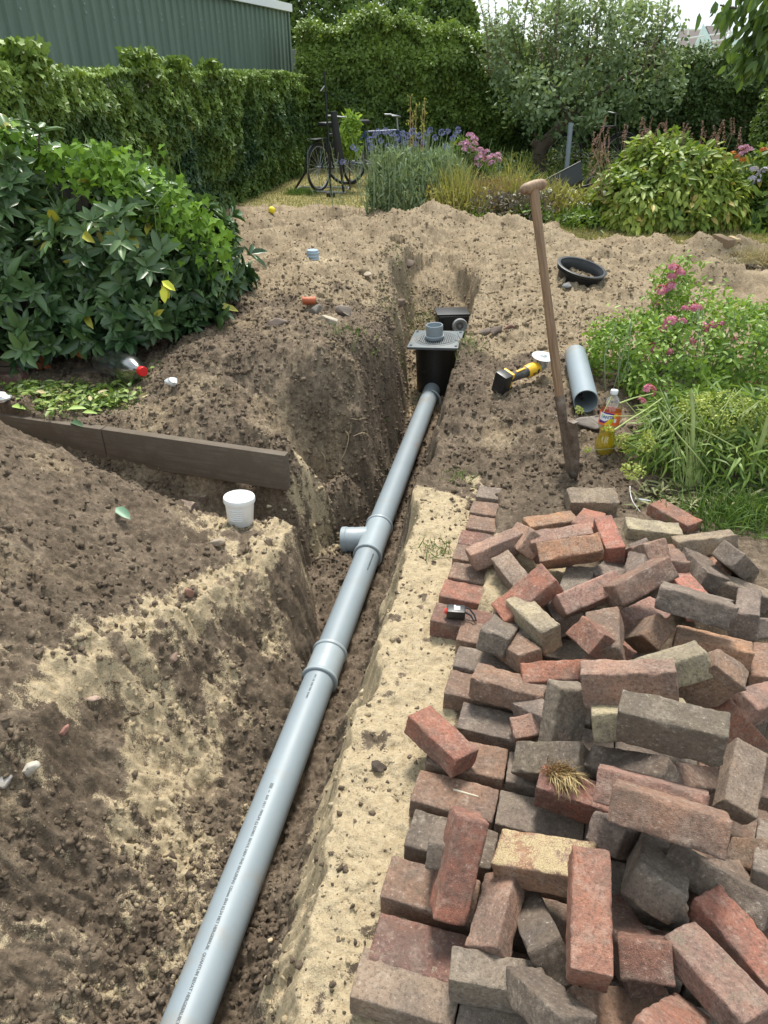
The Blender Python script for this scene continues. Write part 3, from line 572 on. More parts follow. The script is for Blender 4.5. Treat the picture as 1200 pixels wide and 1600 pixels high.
dr = thing('drain_pipe', (0, 0, 0), 'long grey plastic drain pipe lying along the bottom of the trench', 'drain pipe')
def ptube(name, y0, y1, r, mat, parent=dr):
    mb = MB(); mb.lathe([(r*.93, 0), (r, 0), (r, np.linalg.norm(pp(y1)-pp(y0)))], 48, pp(y0), PD); return mb.build(name, mat, parent)
ptube('pipe_length', -.6, 2.16, .0625, PVC); ptube('pipe_length', 2.16, 3.02, .0625, PVC); ptube('pipe_length', 3.02, 5.13, .0625, PVC)
def sleeve(name, y0, y1, parent, r=.0685, rr=.0745, mat=PVCL):
    Ls = np.linalg.norm(pp(y1)-pp(y0)); mb = MB()
    mb.lathe([(.0628, 0), (rr-.003, 0), (rr, .003), (rr, .014), (rr-.002, .017), (r, .019), (r, Ls-.019), (rr-.002, Ls-.017), (rr, Ls-.014), (rr, Ls-.003), (rr-.003, Ls), (.0628, Ls)], 48, pp(y0), PD)
    return mb.build(name, mat, parent)
sleeve('coupling', 2.055, 2.225, dr)
tee = sleeve('tee_fitting', 2.915, 3.205, dr)
bd_ = np.array([-.975, .13, -.13]); bd_ /= np.linalg.norm(bd_); bc = pp(3.08)
mb = MB(); mb.lathe([(.064, .03), (.064, .105), (.0655, .108), (.0655, .142), (.069, .145), (.069, .168), (.066, .171), (.059, .171), (.058, .10), (0.001, .10)], 48, bc, bd_); mb.build('branch_socket', PVCL, tee)
V, Fc = textmesh('|||||||  -:-   8.01 10:11  PIPELIFE (L) KOMO  RIOOL NEN 7045 RIOLERING 125mm SN4 KL34 MET HERGEBRUIK  QUANTUM BEVAT HERGEBRUIKT PVC Bgrp  3 8 0 (', .0115)
def wrap(V, y0, r, ang=92., rev=True):
    al = -V[:, 0]; th = R(ang)-(V[:, 1]-.004)/r
    side = np.array([PD[1], -PD[0], 0]); up = np.array([0, 0, 1.])
    return pp(y0)+al[:, None]*PD+r*(np.cos(th)[:, None]*side+np.sin(th)[:, None]*up)
link('printed_text', npmesh('printed_text', wrap(V, 1.53, .0631), Fc, INK, False), dr)
V, Fc = textmesh('PVC 125  NEN 7045  KOMO', .0105); link('printed_text', npmesh('printed_text', wrap(V, 2.03, .0631), Fc, INK, False), dr)
V, Fc = textmesh('NEN EN 1401 RIOLERING 125mm', .0095); link('printed_text', npmesh('printed_text', wrap(V, 2.88, .0631, 50), Fc, INK, False), dr)
mb = MB(); mb.lathe([(.068, 0), (.078, 0), (.081, .006), (.078, .012), (.068, .012), (.068, 0)], 40, pp(4.97, .0)+np.array([.018, 0, -.01]), PD+np.array([.35, 0, .1])); mb.build('seal_ring', PVC, dr)
# inspection chamber with grated cover
cs = [G(u, v, -.15) for u, v in ((640, 541), (717, 546), (731, 520), (656, 516))]; mc = sum(cs)/4
ax = cs[1]-cs[0]; yaw = math.atan2(ax[1], ax[0])
mh = thing('inspection_chamber', (mc[0], mc[1], -.62), 'black round inspection chamber standing in the trench under a square grated cover', 'inspection chamber', rot=(R(1.5), R(-2.5), yaw))
mb = MB(); mb.lathe([(.155, 0), (.157, .44), (.165, .445), (.165, .455), (.0, .455)], 56)
mb.build('chamber_body', BLK, mh)
GRT = simple('worn_dark_cover', (.115, .135, .145), .5, .2, 25, dirt=.25, dirtcol=(.25, .21, .16), bmp=.15)
mb = MB(); mb.box((0, 0, .468), (.385, .385, .020), bev=.004); cov = mb.build('cover', GRT, mh)
GRT2 = simple('dark_groove', (.03, .034, .036), .6, .2, 25, bmp=.1)
mb = MB(); mb.lathe([(.140, .4785), (.146, .4815), (.152, .4785)], 48); mb.lathe([(.158, .4785), (.161, .4805), (.164, .4785)], 48)
for i in range(-8, 9):
    x = i*.0155; hh = math.sqrt(max(.0, .134**2-x*x)); 
    if hh > .02: mb.box((x, 0, .4805), (.0068, 2*hh, .005), bev=.001)
for sx in (-1, 1):
    for sy in (-1, 1):
        for q in range(3): mb.box((sx*.168, sy*(.168-.012*q), .4795), (.02, .003, .003))
mb.build('grating', GRT, cov)
mb = MB(); mb.lathe([(.0, .4783), (.134, .4786)], 40); mb.build('slots', GRT2, cov)
mb = MB(); mb.lathe([(.060, .483), (.073, .484), (.074, .487), (.074, .505), (.070, .509), (.0635, .511), (.0635, .585), (.060, .588), (.056, .585), (.056, .50), (0, .5)], 44)
for q in range(8): mb.lathe([(.0635, .517+q*.008), (.0647, .519+q*.008), (.0635, .521+q*.008)], 44)
rs = mb.build('riser_pipe', PVCL, mh); rs.location = (-.012, -.0, 0)
# second chamber further up the trench
g = GY(718, 509, 5.9); c2 = thing('catch_basin', (g[0]-.05, g[1], g[2]-.17), 'black square basin with a ribbed grey socket, half buried behind the round chamber', 'basin', rot=(0, 0, R(4)))
mb = MB(); mb.box((0, .10, .13), (.26, .20, .24), bev=.012); mb.box((0, .12, .255), (.28, .22, .016), bev=.005)
for q in (-.09, -.11): mb.box((q, -.003, .13), (.008, .012, .22))
mb.build('basin_body', BLK, c2)
RUB = simple('grey_rubber', (.30, .31, .32), .45, .15, 30, bmp=.1)
mb = MB(); mb.lathe([(.030, .0), (.033, .02), (.040, .022), (.043, .03), (.048, .028), (.052, .034), (.060, .034), (.064, .02), (.064, -.02)], 40, (.05, -.01, .17), (0, -1, .12)); sk = mb.build('socket', RUB, c2)
mb = MB(); mb.lathe([(.0, .022), (.012, .02), (.022, .008), (.031, .004)], 30, (.05, -.01, .17), (0, -1, .12)); mb.build('plug', simple('shiny_plug', (.35, .36, .38), .25, .1, 20, metal=.6), sk)
# black collar on its mound
hc = hit(905, 432); hc[2] += .02
col_ = thing('chamber_collar', hc, 'open black plastic ring lying tilted on the sand mound behind the spade handle', 'chamber ring', rot=(R(10), R(10), 0)); col_.scale = (.93, .93, .8)
mb = MB(); mb.lathe([(.165, -.05), (.175, -.05), (.180, .02), (.205, .024), (.207, .034), (.196, .038), (.196, .058), (.212, .062), (.214, .07), (.205, .074), (.186, .072), (.178, .045), (.168, .03), (.165, -.05)], 64); mb.build('ring', BLK, col_)
# short offcut of pipe
A = G(915.5, 627, .13); B = G(897.5, 566, .115); A[2] = gz(A[0], A[1])+.082; B[2] = gz(B[0], B[1])+.065; d = B-A
cut = MB(); cut.lathe([(.0585, .0), (.0625, .0), (.0625, np.linalg.norm(d)), (.0585, np.linalg.norm(d)), (.0585, .0)], 56, A, d)
tag(cut.build('pipe_offcut', PVC), 'short open-ended offcut of grey drain pipe lying right of the spade', 'pipe offcut')
# ---------------------------------------------------------------- spade
P0 = hit(893, 745)-np.array([0, 0, .03]); P1 = GY(833.5, 294, P0[1]+.10); ax = P1-P0; ln = np.linalg.norm(ax); q = Vector(ax).to_track_quat('Z', 'Y')
sp_ = thing('spade', P0, 'old wooden T-handled spade standing upright with its rusty blade in the soil', 'spade'); sp_.rotation_mode = 'QUATERNION'
za = Vector(ax).normalized(); xa = Vector((math.cos(R(68)), -math.sin(R(68)), 0)); xa = (xa-za*xa.dot(za)).normalized(); ya = za.cross(xa); sp_.rotation_quaternion = Matrix((xa, ya, za)).transposed().to_quaternion()
m, nt, bs = newmat('old_wood'); co = objco(nt); mpn = nd(nt, 'ShaderNodeMapping'); mpn.inputs['Scale'].default_value = (55, 55, 3); nt.links.new(co, mpn.inputs[0])
w1 = noise(nt, mpn.outputs[0], 1.5, 6, .7); w2 = noise(nt, co, 9, 5, .7)
c = mix(nt, w2, ramp(nt, w1, [(.3, (.10, .055, .03)), (.6, (.27, .165, .095))]), ramp(nt, w1, [(.3, (.13, .08, .05)), (.6, (.36, .24, .14))]))
c = mix(nt, ramp(nt, noise(nt, co, 30, 6, .8), [(.6, (0,)*3), (.72, (.7,)*3)]), c, (.07, .045, .03))
nt.links.new(c, bs.inputs['Base Color']); bs.inputs['Roughness'].default_value = .6; bump(nt, bs, w1, .3, .002); WOOD = m
m, nt, bs = newmat('rusty_steel'); co = objco(nt); w1 = noise(nt, co, 22, 8, .75)
nt.links.new(ramp(nt, w1, [(.35, (.07, .05, .04)), (.5, (.15, .115, .09)), (.66, (.26, .22, .185))]), bs.inputs['Base Color']); bs.inputs['Metallic'].default_value = .35; bs.inputs['Roughness'].default_value = .55; bump(nt, bs, w1, .3, .002); STEEL = m
mb = MB(); mb.tube([(0, 0, z) for z in np.linspace(.34, ln-.005, 18)], [.0185+.0015*math.sin(i*.4) for i in range(18)], 18); mb.build('shaft', WOOD, sp_)
mb = MB(); gx = []; gr = []
for t in np.linspace(-1, 1, 17): gx.append((t*.056, 0, ln+.006-.004*t*t)); gr.append(.019*(1-abs(t)**5)**.5+.002 if abs(t) < 1 else .008)
mb.tube(gx, gr, 16); grip = mb.build('grip', WOOD, sp_); 
ru = math.atan2(1, 0); grip.rotation_euler = (0, 0, R(92))
V = []; Fc = []; nu, nv = 14, 26
for j in range(nv+1):
    t = j/nv; z = .0+.30*t; w = .070*(1 if t > .6 else .50+.50*(t/.6)**.8)
    if t < .15: w *= .35+.65*(t/.15)**.6
    for i in range(nu+1):
        s = -1+2*i/nu; V.append((s*w, .020*s*s-.010+.014*math.sin(t*2.2), z))
n_ = len(V); V2 = [(x, y-.0025, z) for x, y, z in V]
for j in range(nv):
    for i in range(nu):
        a = j*(nu+1)+i; Fc += [[a, a+1, a+nu+2, a+nu+1], [n_+a+nu+1, n_+a+nu+2, n_+a+1, n_+a]]
for i in range(nu): Fc += [[i+1, i, n_+i, n_+i+1], [nv*(nu+1)+i, nv*(nu+1)+i+1, n_+nv*(nu+1)+i+1, n_+nv*(nu+1)+i]]
for j in range(nv): a = j*(nu+1); b = a+nu; Fc += [[a, a+nu+1, n_+a+nu+1, n_+a], [b+nu+1, b, n_+b, n_+b+nu+1]]
mb = MB(); mb.add(V+V2, Fc); bl_ = mb.build('blade', STEEL, sp_)
for s in (-1, 1): mb = MB(); mb.box((s*.050, .018, .303), (.044, .026, .004), bev=.001); mb.build('tread', STEEL, bl_)
mb = MB(); mb.tube([(0, .004, .19), (0, .003, .26), (0, 0, .31), (0, 0, .36), (0, 0, .42)], [.006, .014, .020, .0215, .0210], 18); mb.build('socket', STEEL, sp_)
# ---------------------------------------------------------------- cordless grinder
YEL = simple('yellow_plastic', (.72, .42, .02), .4, .1, 30, dirt=.2, dirtcol=(.25, .2, .13)); DGR = simple('dark_grey_plastic', (.04, .042, .045), .5, .2, 30, dirt=.25, dirtcol=(.16, .13, .1))
ALU = simple('cast_metal', (.42, .42, .41), .38, .15, 40, metal=.7, dirt=.2)
a = hit(783, 610); b = hit(853, 583); dd = b-a; yaw = math.atan2(dd[1], dd[0])
gr_ = thing('angle_grinder', a+np.array([.0, 0, .035]), 'yellow and black cordless angle grinder lying on the soil left of the spade', 'angle grinder', rot=(R(14), R(-3), yaw)); gr_.scale = (1.05,)*3
mb = MB(); mb.box((.0, 0, .008), (.058, .078, .118), bev=.009); mb.build('battery', BLK, gr_).data
mb = MB(); mb.box((.037, 0, .012), (.018, .072, .112), bev=.006); mb.box((.047, 0, .012), (.012, .05, .08), bev=.004); bb = mb.build('battery_mount', YEL, gr_)
for z in (-.02, .03): mb = MB(); mb.tube([(.030, -.0365, z), (.044, -.0365, z+.012)], .006, 8); mb.build('latch', BLK, bb)
mb = MB(); mb.tube([(.045, 0, .02), (.07, 0, .02), (.10, 0, .018), (.15, 0, .016), (.19, 0, .015)], [.030, .026, .024, .026, .030], 20); hd = mb.build('handle', DGR, gr_)
mb = MB(); mb.box((.135, 0, .044), (.07, .012, .008), bev=.003); mb.build('switch', YEL, hd)
mb = MB(); mb.tube([(.185, 0, .015), (.20, 0, .015), (.235, 0, .014), (.265, 0, .012), (.285, 0, .01)], [.031, .035, .037, .034, .028], 22); bo = mb.build('motor_housing', YEL, gr_)
V, Fc = textmesh('20V', .02, .0004); V = np.stack([V[:, 0]+.205, -.0365+0*V[:, 0]-V[:, 2], V[:, 1]+.008], -1); link('marking', npmesh('marking', V, Fc, BLK, False), bo)
mb = MB(); mb.box((.25, -.034, .018), (.018, .006, .022), bev=.002); mb.build('vent', BLK, bo)
mb = MB(); mb.tube([(.28, 0, .01), (.30, 0, .008), (.335, 0, .01), (.35, 0, .014)], [.027, .028, .024, .015], 18); mb.tube([(.315, 0, .02), (.315, .0, .055)], [.024, .018], 18); mb.build('gear_head', ALU, gr_)
mb = MB(); mb.lathe([(.0, .058), (.014, .060), (.016, .066), (.022, .067), (.061, .066), (.0615, .0675), (.0615, .069), (.022, .070), (.018, .073), (.010, .080), (0, .081)], 48, (.315, 0, 0), (0.02, .10, 1)); mb.build('disc', simple('disc_steel', (.48, .50, .50), .35, .12, 60, metal=.4), gr_)
# ---------------------------------------------------------------- soda bottle
def clearmat(name, col=(1, 1, 1), gl=.12, rough=.05):
    m = bpy.data.materials.new(name); m.use_nodes = True; nt = m.node_tree; nt.nodes.clear(); o = nt.nodes.new('ShaderNodeOutputMaterial')
    t = nt.nodes.new('ShaderNodeBsdfTransparent'); t.inputs[0].default_value = (*col, 1); g = nt.nodes.new('ShaderNodeBsdfGlossy'); g.inputs['Roughness'].default_value = rough
    f = nt.nodes.new('ShaderNodeLayerWeight'); f.inputs[0].default_value = .35; mm = nt.nodes.new('ShaderNodeMixShader')
    nt.links.new(math_(nt, 'MULTIPLY_ADD', f.outputs['Facing'], .55, gl), mm.inputs[0]); nt.links.new(t.outputs[0], mm.inputs[1]); nt.links.new(g.outputs[0], mm.inputs[2]); nt.links.new(mm.outputs[0], o.inputs[0]); return m
CLEAR = clearmat('clear_plastic', (.93, .95, .95))
b0 = hit(943, 706); b1 = GY(961, 606, b0[1]+.03); ax = b1-b0
so = thing('soda_bottle', b0-np.array([0, 0, .01]), 'half-full plastic bottle of yellow soda standing among the weeds beside the pipe offcut', 'bottle'); so.rotation_mode = 'QUATERNION'; so.rotation_quaternion = Vector(ax).to_track_quat('Z', 'Y')
prof = [(.0, .006), (.022, .0), (.036, .003), (.043, .015), (.0445, .045), (.043, .07), (.036, .095), (.033, .112), (.036, .130), (.0435, .145), (.045, .150), (.045, .235), (.043, .245), (.036, .268), (.024, .288), (.0145, .300), (.0135, .312)]
sc_ = np.linalg.norm(ax)/.325; so.scale = (sc_*1.1, sc_*1.1, sc_)
mb = MB(); mb.lathe(prof, 40); mb.build('bottle_body', CLEAR, so)
m, nt, bs = newmat('yellow_soda'); bs.inputs['Base Color'].default_value = (.78, .60, .015, 1); bs.inputs['Transmission Weight'].default_value = .55; bs.inputs['Roughness'].default_value = .15; bs.inputs['IOR'].default_value = 1.2
mb = MB(); mb.lathe([(r-.0012 if r > .002 else 0, h+.001) for r, h in prof if h < .14]+[(.0, .1315)], 40); mb.build('soda', m, so)
mb = MB(); mb.lathe([(.0155, .305), (.0162, .307), (.0162, .322), (.015, .325), (0, .3255)], 26); mb.build('cap', simple('white_cap', (.78, .80, .82), .35, .03, 30), so)
lab = MB(); lab.lathe([(.0453, .158), (.0453, .226)], 48); lb = lab.build('label', simple('orange_label', (.86, .17, .05), .35, .06, 40, bmp=0), so)
camdir = math.degrees(math.atan2(-b0[1], -b0[0]))
inv = so.rotation_quaternion.to_matrix().inverted(); lc = inv @ Vector((-b0[0], -b0[1], 0)); ca = math.atan2(lc[1], lc[0])
def patch(name, poly, mat, r):      # flat outline (along, up) wrapped onto the label
    bm = bmesh.new(); vs_ = [bm.verts.new((x, y, 0)) for x, y in poly]; bm.faces.new(vs_); bmesh.ops.triangulate(bm, faces=bm.faces[:])
    bmesh.ops.subdivide_edges(bm, edges=bm.edges[:], cuts=7, use_grid_fill=True); bmesh.ops.triangulate(bm, faces=bm.faces[:]); bm.verts.index_update()
    V = np.array([v.co[:] for v in bm.verts]); Fc = [[v.index for v in f.verts] for f in bm.faces]; bm.free(); th = ca+V[:, 0]/.0453
    return link(name, npmesh(name, np.stack([r*np.cos(th), r*np.sin(th), V[:, 1]], -1), Fc, mat, True), lb)
PUR = simple('purple_print', (.10, .02, .25), .35, .05, 30, bmp=0); YLP = simple('yellow_print', (.85, .55, .02), .35, .05, 30, bmp=0); WHP = simple('white_print', (.85, .85, .88), .35, .03, 30, bmp=0); GRP = simple('green_print', (.35, .6, .03), .35, .05, 30, bmp=0); BLP = simple('blue_print', (.03, .10, .45), .35, .05, 30, bmp=0)
patch('purple_print', [(-.05, .168), (-.02, .170), (.0, .19), (.018, .222), (.0, .224), (-.05, .224)], PUR, .0455)
patch('white_print', [(-.05, .182), (-.018, .180), (.0, .192), (.012, .215), (-.05, .220)], WHP, .0457)
patch('yellow_print', [(-.022, .162), (.006, .164), (.018, .188), (.034, .218), (.026, .224), (.008, .205)], YLP, .0456)
patch('green_print', [(.002, .172), (.012, .176), (.016, .194), (.006, .192)], GRP, .0458)
patch('panel', [(.020, .178), (.031, .178), (.031, .196), (.020, .196)], WHP, .0459)
V, Fc = textmesh('FANTA', .021); V[:, 0] = (V[:, 0]-.030)*.86-.012; th = ca+V[:, 0]/.0453; V = np.stack([.0461*np.cos(th), .0461*np.sin(th), V[:, 1]+.1945], -1); link('brand_lettering', npmesh('brand_lettering', V, Fc, BLP, False), lb)
# ---------------------------------------------------------------- clear empty bottle under the shrub
e0 = hit(165, 588); e1 = hit(228, 601); e0[2] += .10; e1[2] += .075; ax = e1-e0
eb = thing('empty_bottle', e0, 'empty clear plastic bottle with a red cap lying under the shrub', 'bottle'); eb.rotation_mode = 'QUATERNION'; eb.rotation_quaternion = Vector(ax).to_track_quat('Z', 'Y'); eb.scale = (np.linalg.norm(ax)/.30,)*3
mb = MB(); mb.lathe([(0, .004), (.03, 0), (.043, .01), (.045, .03), (.043, .04), (.045, .05), (.045, .11), (.043, .118), (.045, .126), (.045, .2), (.038, .235), (.022, .262), (.0135, .275), (.0135, .29)], 36); mb.build('bottle_body', clearmat('dull_clear_plastic', (.62, .66, .66), .30, .22), eb)
mb = MB(); mb.lathe([(.0155, .280), (.0165, .282), (.0165, .298), (.015, .301), (0, .301)], 26); mb.build('cap', simple('red_cap', (.65, .02, .02), .35, .05, 30), eb)
# ---------------------------------------------------------------- white tub
WHT = simple('white_plastic', (.74, .75, .75), .4, .04, 30, dirt=.1, dirtcol=(.4, .34, .26))
g = hit(373, 824); tb = thing('plastic_tub', g+np.array([.0, .05, -.006]), 'small white plastic tub with a lid standing on the sandy ledge', 'tub', rot=(R(-3), R(3), R(20)))
mb = MB(); mb.lathe([(0, .001), (.052, 0), (.055, .004), (.063, .108), (.0, .108)], 48); mb.build('tub_body', WHT, tb)
mb = MB()
for q in range(6):
    th0 = -2.6; pts = [((.0577+.00095*q+.001)*math.cos(th0+t), (.0577+.00095*q+.001)*math.sin(th0+t), .034+q*.0105) for t in np.linspace(0, 1.0, 9)]; mb.tube(pts, .0016, 6)
mb.build('scale_marks', WHT, tb)
mb = MB(); mb.lathe([(.060, .104), (.0675, .105), (.069, .110), (.0685, .124), (.066, .129), (.062, .130), (.059, .127), (.0, .1265)], 48); mb.build('lid', WHT, tb)
# ---------------------------------------------------------------- tape measure
g = G(712, 962, .005); tm = thing('tape_measure', (g[0], g[1], .004), 'small black tape measure with a red button and wrist strap on a laid brick', 'tape measure', rot=(0, 0, R(-6)))
mb = MB(); mb.box((0, 0, .017), (.062, .042, .034), bev=.006); mb.build('case', BLK, tm)
mb = MB(); mb.box((.003, .0, .0345), (.02, .018, .002), bev=.0006); mb.box((-.0045, .010, .0345), (.006, .007, .002)); mb.build('label_sticker', WHT, tm)
mb = MB(); mb.lathe([(0, .008), (.008, .007), (.011, 0)], 20, (-.031, 0, .018), (-1, 0, 0)); mb.build('button', simple('red_plastic', (.6, .03, .02), .4, .05, 30), tm)
mb = MB(); mb.tube([(.028, .012, .030), (.045, .010, .026), (.062, -.004, .012), (.068, -.022, .004), (.060, -.026, .006), (.050, -.012, .016), (.030, -.004, .022)], .0032, 8); mb.build('strap', BLK, tm)
# ---------------------------------------------------------------- edging boards
m, nt, bs = newmat('weathered_board'); co = objco(nt); mpn = nd(nt, 'ShaderNodeMapping'); mpn.inputs['Scale'].default_value = (2, 30, 30); nt.links.new(co, mpn.inputs[0])
w1 = noise(nt, mpn.outputs[0], 1.5, 6, .7); w2 = noise(nt, co, 7, 7, .7); c = mix(nt, ramp(nt, w2, [(.42, (0,)*3), (.6, (1,)*3)]), ramp(nt, w1, [(.3, (.085, .066, .05)), (.65, (.16, .13, .10))]), (.11, .085, .062))
c = mix(nt, ramp(nt, noise(nt, co, 45, 6, .8), [(.62, (0,)*3), (.70, (.8,)*3)]), c, (.24, .20, .155))
nt.links.new(c, bs.inputs['Base Color']); bs.inputs['Roughness'].default_value = .9; bump(nt, bs, math_(nt, 'ADD', w1, noise(nt, co, 80, 5, .7)), .5, .004); BRD = m
def board(a, b, h, th, lab, top):
    d = b-a; L = np.linalg.norm(d[:2]); o = MB(); o.box((L/2, 0, -h/2), (L, th, h), bev=.006); ob = o.build('edging_board', BRD); ob.location = a; ob.rotation_euler = (0, -math.atan2(d[2], L), math.atan2(d[1], d[0]))
    return tag(ob, lab, 'edging board', 'edging boards below the shrub')
gA = G(162, 668, .04); gB = G(448, 709, .035); gC = G(-120, 629, .05)
board(gA, gB, .19, .045, 'grey weathered edging board with its bare sawn end over the trench', .04)
board(gC, gA-np.array([.004, 0, 0]), .19, .045, 'edging board running out of the left edge, below the fallen leaves', .04)
# ---------------------------------------------------------------- stones, shards and litter
def rock(seed, sub=3):
    rg = np.random.default_rng(seed); bm = bmesh.new(); bmesh.ops.create_icosphere(bm, subdivisions=sub, radius=1); V = np.array([v.co[:] for v in bm.verts]); Fc = np.array([[v.index for v in f.verts] for f in bm.faces]); bm.free()
    for k in range(11):
        n = norm(rg.normal(size=(1, 3)))[0]; dd = .42+.3*rg.random(); s = V@n; V = V-np.clip(s-dd, 0, None)[:, None]*n
    V = V*(1+.05*fbm(V[:, 0]+seed, V[:, 1], V[:, 2], 3, 2.5))[:, None]; return V, Fc
def stone(u, v, d, col, lab, seed, rz=0, group=None, z=0, name='stone', cat='stone', dirt=.3):
    V, Fc = rock(seed); V = V/np.ptp(V, axis=0)*np.array(d); g = hit(u, v)
    ob = link(name, npmesh(name, V, Fc, simple('stone_surface', col, .85, .25, 40, bmp=.5, dirt=dirt, dirtcol=(.16, .12, .085), bdist=.004), True))
    ob.location = g+np.array([0, 0, d[2]*.22+z]); ob.rotation_euler = (R(RNG.uniform(-12, 12)), R(RNG.uniform(-12, 12)), R(rz)); return tag(ob, lab, cat, group)
gs = 'stones and rubble on the bare soil'
for i, a in enumerate([
 (513, 504, (.17, .08, .07), (.42, .36, .28), 'long pale stone on the left mound in front of the grey rubble', -25), (493, 490, (.10, .09, .07), (.17, .15, .13), 'dark grey rubble piece below the red shard', 20),
 (540, 492, (.11, .09, .09), (.22, .18, .15), 'upright brown rubble block right of the long pale stone', 5), (572, 432, (.05, .22, .05), (.36, .30, .22), 'thin pale stone strip sloping down the left mound', 20),
 (637, 415, (.13, .1, .08), (.14, .10, .075), 'dark brown pointed clod by itself high on the left field', 0), (622, 476, (.12, .09, .06), (.16, .115, .085), 'rounded brown clod near the left rim of the trench', 10),
 (757, 521, (.12, .08, .05), (.13, .10, .08), 'flat dark stone right of the round chamber', 5), (777, 518, (.09, .07, .06), (.16, .12, .1), 'small dark stone between the flat dark one and the reddish one', 40),
 (796, 514, (.08, .05, .05), (.22, .13, .1), 'small reddish stone right of the round chamber', 10), (435, 510, (.13, .07, .06), (.20, .15, .12), 'brownish stone on the crest of the left mound near the shrub', -10),
 (886, 449, (.09, .05, .04), (.18, .18, .18), 'small grey stone just below the black ring', 35), (1100, 462, (.15, .06, .03), (.40, .34, .27), 'pale flat stone on the bare soil right of the tall pink flowers', 15),
 (930, 660, (.20, .14, .05), (.20, .17, .145), 'flat grey stone between the pipe offcut and the weeds', 40), (46, 1206, (.055, .045, .04), (.45, .41, .35), 'whitish stone at the left edge among dark clods', 20),
 (5, 1222, (.05, .05, .03), (.36, .33, .3), 'pale grey stone cut off by the left edge', 0), (102, 1145, (.035, .02, .03), (.3, .15, .12), 'small reddish brick chip on the dark soil at left', 70),
 (148, 1092, (.045, .03, .02), (.35, .25, .2), 'pinkish brown chip on the left spoil heap', 30), (296, 930, (.035, .03, .05), (.28, .15, .11), 'small red brick chip on the ledge below the tub', 20),
 (270, 1030, (.05, .04, .02), (.2, .13, .1), 'flat brown chip pressed in the soil left of the drain', 20), (420, 793, (.03, .02, .02), (.5, .42, .3), 'small pale lump right of the tub', 0),
 (446, 797, (.025, .02, .02), (.5, .42, .3), 'pale angular lump at the broken end of the ledge', 40), (340, 848, (.07, .04, .03), (.30, .24, .18), 'tan stone on the ledge below the tub', 0),
 (590, 1200, (.045, .04, .03), (.05, .036, .026), 'large dark soil clod on the yellow sand strip', 0), (567, 1083, (.035, .02, .02), (.45, .38, .27), 'pale stone on the rim of the sand strip', 60),
 (362, 1415, (.016, .012, .01), (.5, .4, .25), 'tiny pale pebble in the trench right of the drain', 0)]):
    u, v, d, col, lab_, rz = a
    if i == 24: u, v = 423, 1470
    stone(u, v, d, col, lab_, 100+i*3, rz, gs)
for (u, v, lab_, s, rz) in [(327, 786, 'brown half brick stuck in the ledge, the upper one left of the tub', 1, -8), (306, 806, 'smaller brown brick stump in the ledge, in front of the upper one', .8, -12)]:
    o = link('broken_brick', BROK[1 if s == 1 else 2]); g = hit(u, v); o.location = g+np.array([-.03, .02, .01]); o.rotation_euler = (0, R(4), R(rz)); o.scale = (s*.8, s, s*1.2); o.color = (.24, .17, .13, .7); tag(o, lab_, 'brick', 'broken bricks left of the tub')
g = hit(8, 604); 
for k, (dz, c_l, lb_, nm) in enumerate([(.035, (.26, .12, .09), 'dark red brick lying under the shrub at the left edge', 'b'), ]):
    o = link('brick', BM[2]); o.location = (g[0]-.02, g[1]+.06, g[2]+.03); o.rotation_euler = (0, 0, R(4)); o.scale = (1.15, 1.15, 1.0); o.color = (*c_l, .2); tag(o, lb_, 'brick')
for k in range(2):
    mb = MB(); mb.box((0, 0, 0), (.55, .12, .035), bev=.006); o = mb.build('timber_plank', BRD); o.location = (g[0]-.18, g[1]+.09+.02*k, g[2]+.088+.040*k); o.rotation_euler = (0, R(2), R(4-5*k))
    tag(o, ('lower' if k == 0 else 'upper')+' of two weathered planks resting on the dark red brick under the shrub', 'plank', 'planks under the shrub')
mb = MB(); mb.box((0, 0, 0), (.5, .10, .03), bev=.006); o = mb.build('timber_plank', BRD); g = hit(110, 598); o.location = g+np.array([.20, .20, .02]); o.rotation_euler = (0, R(-4), R(16)); tag(o, 'weathered plank end poking out behind the empty clear bottle', 'plank')
def crumple(u, v, s, lab_, seed, col=(.75, .76, .77)):
    V, Fc = rock(seed, 3); V = V*(1+.35*fbm(V[:, 0]+seed, V[:, 1], V[:, 2], 3, 2.2))[:, None]*np.array(s); g = hit(u, v)
    o = link('crumpled_wrapper', npmesh('crumpled_wrapper', V, Fc, simple('thin_white_plastic', col, .3, .15, 40, bmp=.4), False)); o.location = g+np.array([0, 0, s[2]*.6]); return tag(o, lab_, 'litter')
crumple(270, 604, (.045, .035, .03), 'crumpled translucent plastic on the soil right of the red-capped bottle', 5)
crumple(4, 629, (.06, .05, .04), 'crumpled white plastic at the left edge above the edging board', 8, (.8, .82, .85))
SH1 = simple('red_shard', (.48, .13, .06), .6, .2, 40)
g = hit(484, 476); V = []; Fc = []
for i in range(9):
    for j in range(5):
        th = -.9+1.8*i/8; rr_ = .06; V.append((rr_*math.sin(th)*(1+.15*math.sin(i*2.3)), .012*math.cos(j*1.3)-rr_*.3*math.cos(th), -.035+.055*j/4*(1+.3*math.sin(i*3.1)*(j == 4))))
for i in range(8):
    for j in range(4): a = i*5+j; Fc.append([a, a+5, a+6, a+1])
sh = link('pot_shard', npmesh('pot_shard', V, Fc, SH1, True), None, g+np.array([0, 0, .035])); sm = sh.modifiers.new('s', 'SOLIDIFY'); sm.thickness = .008; tag(sh, 'orange red curved shard on the left mound above the grey rubble', 'shard')
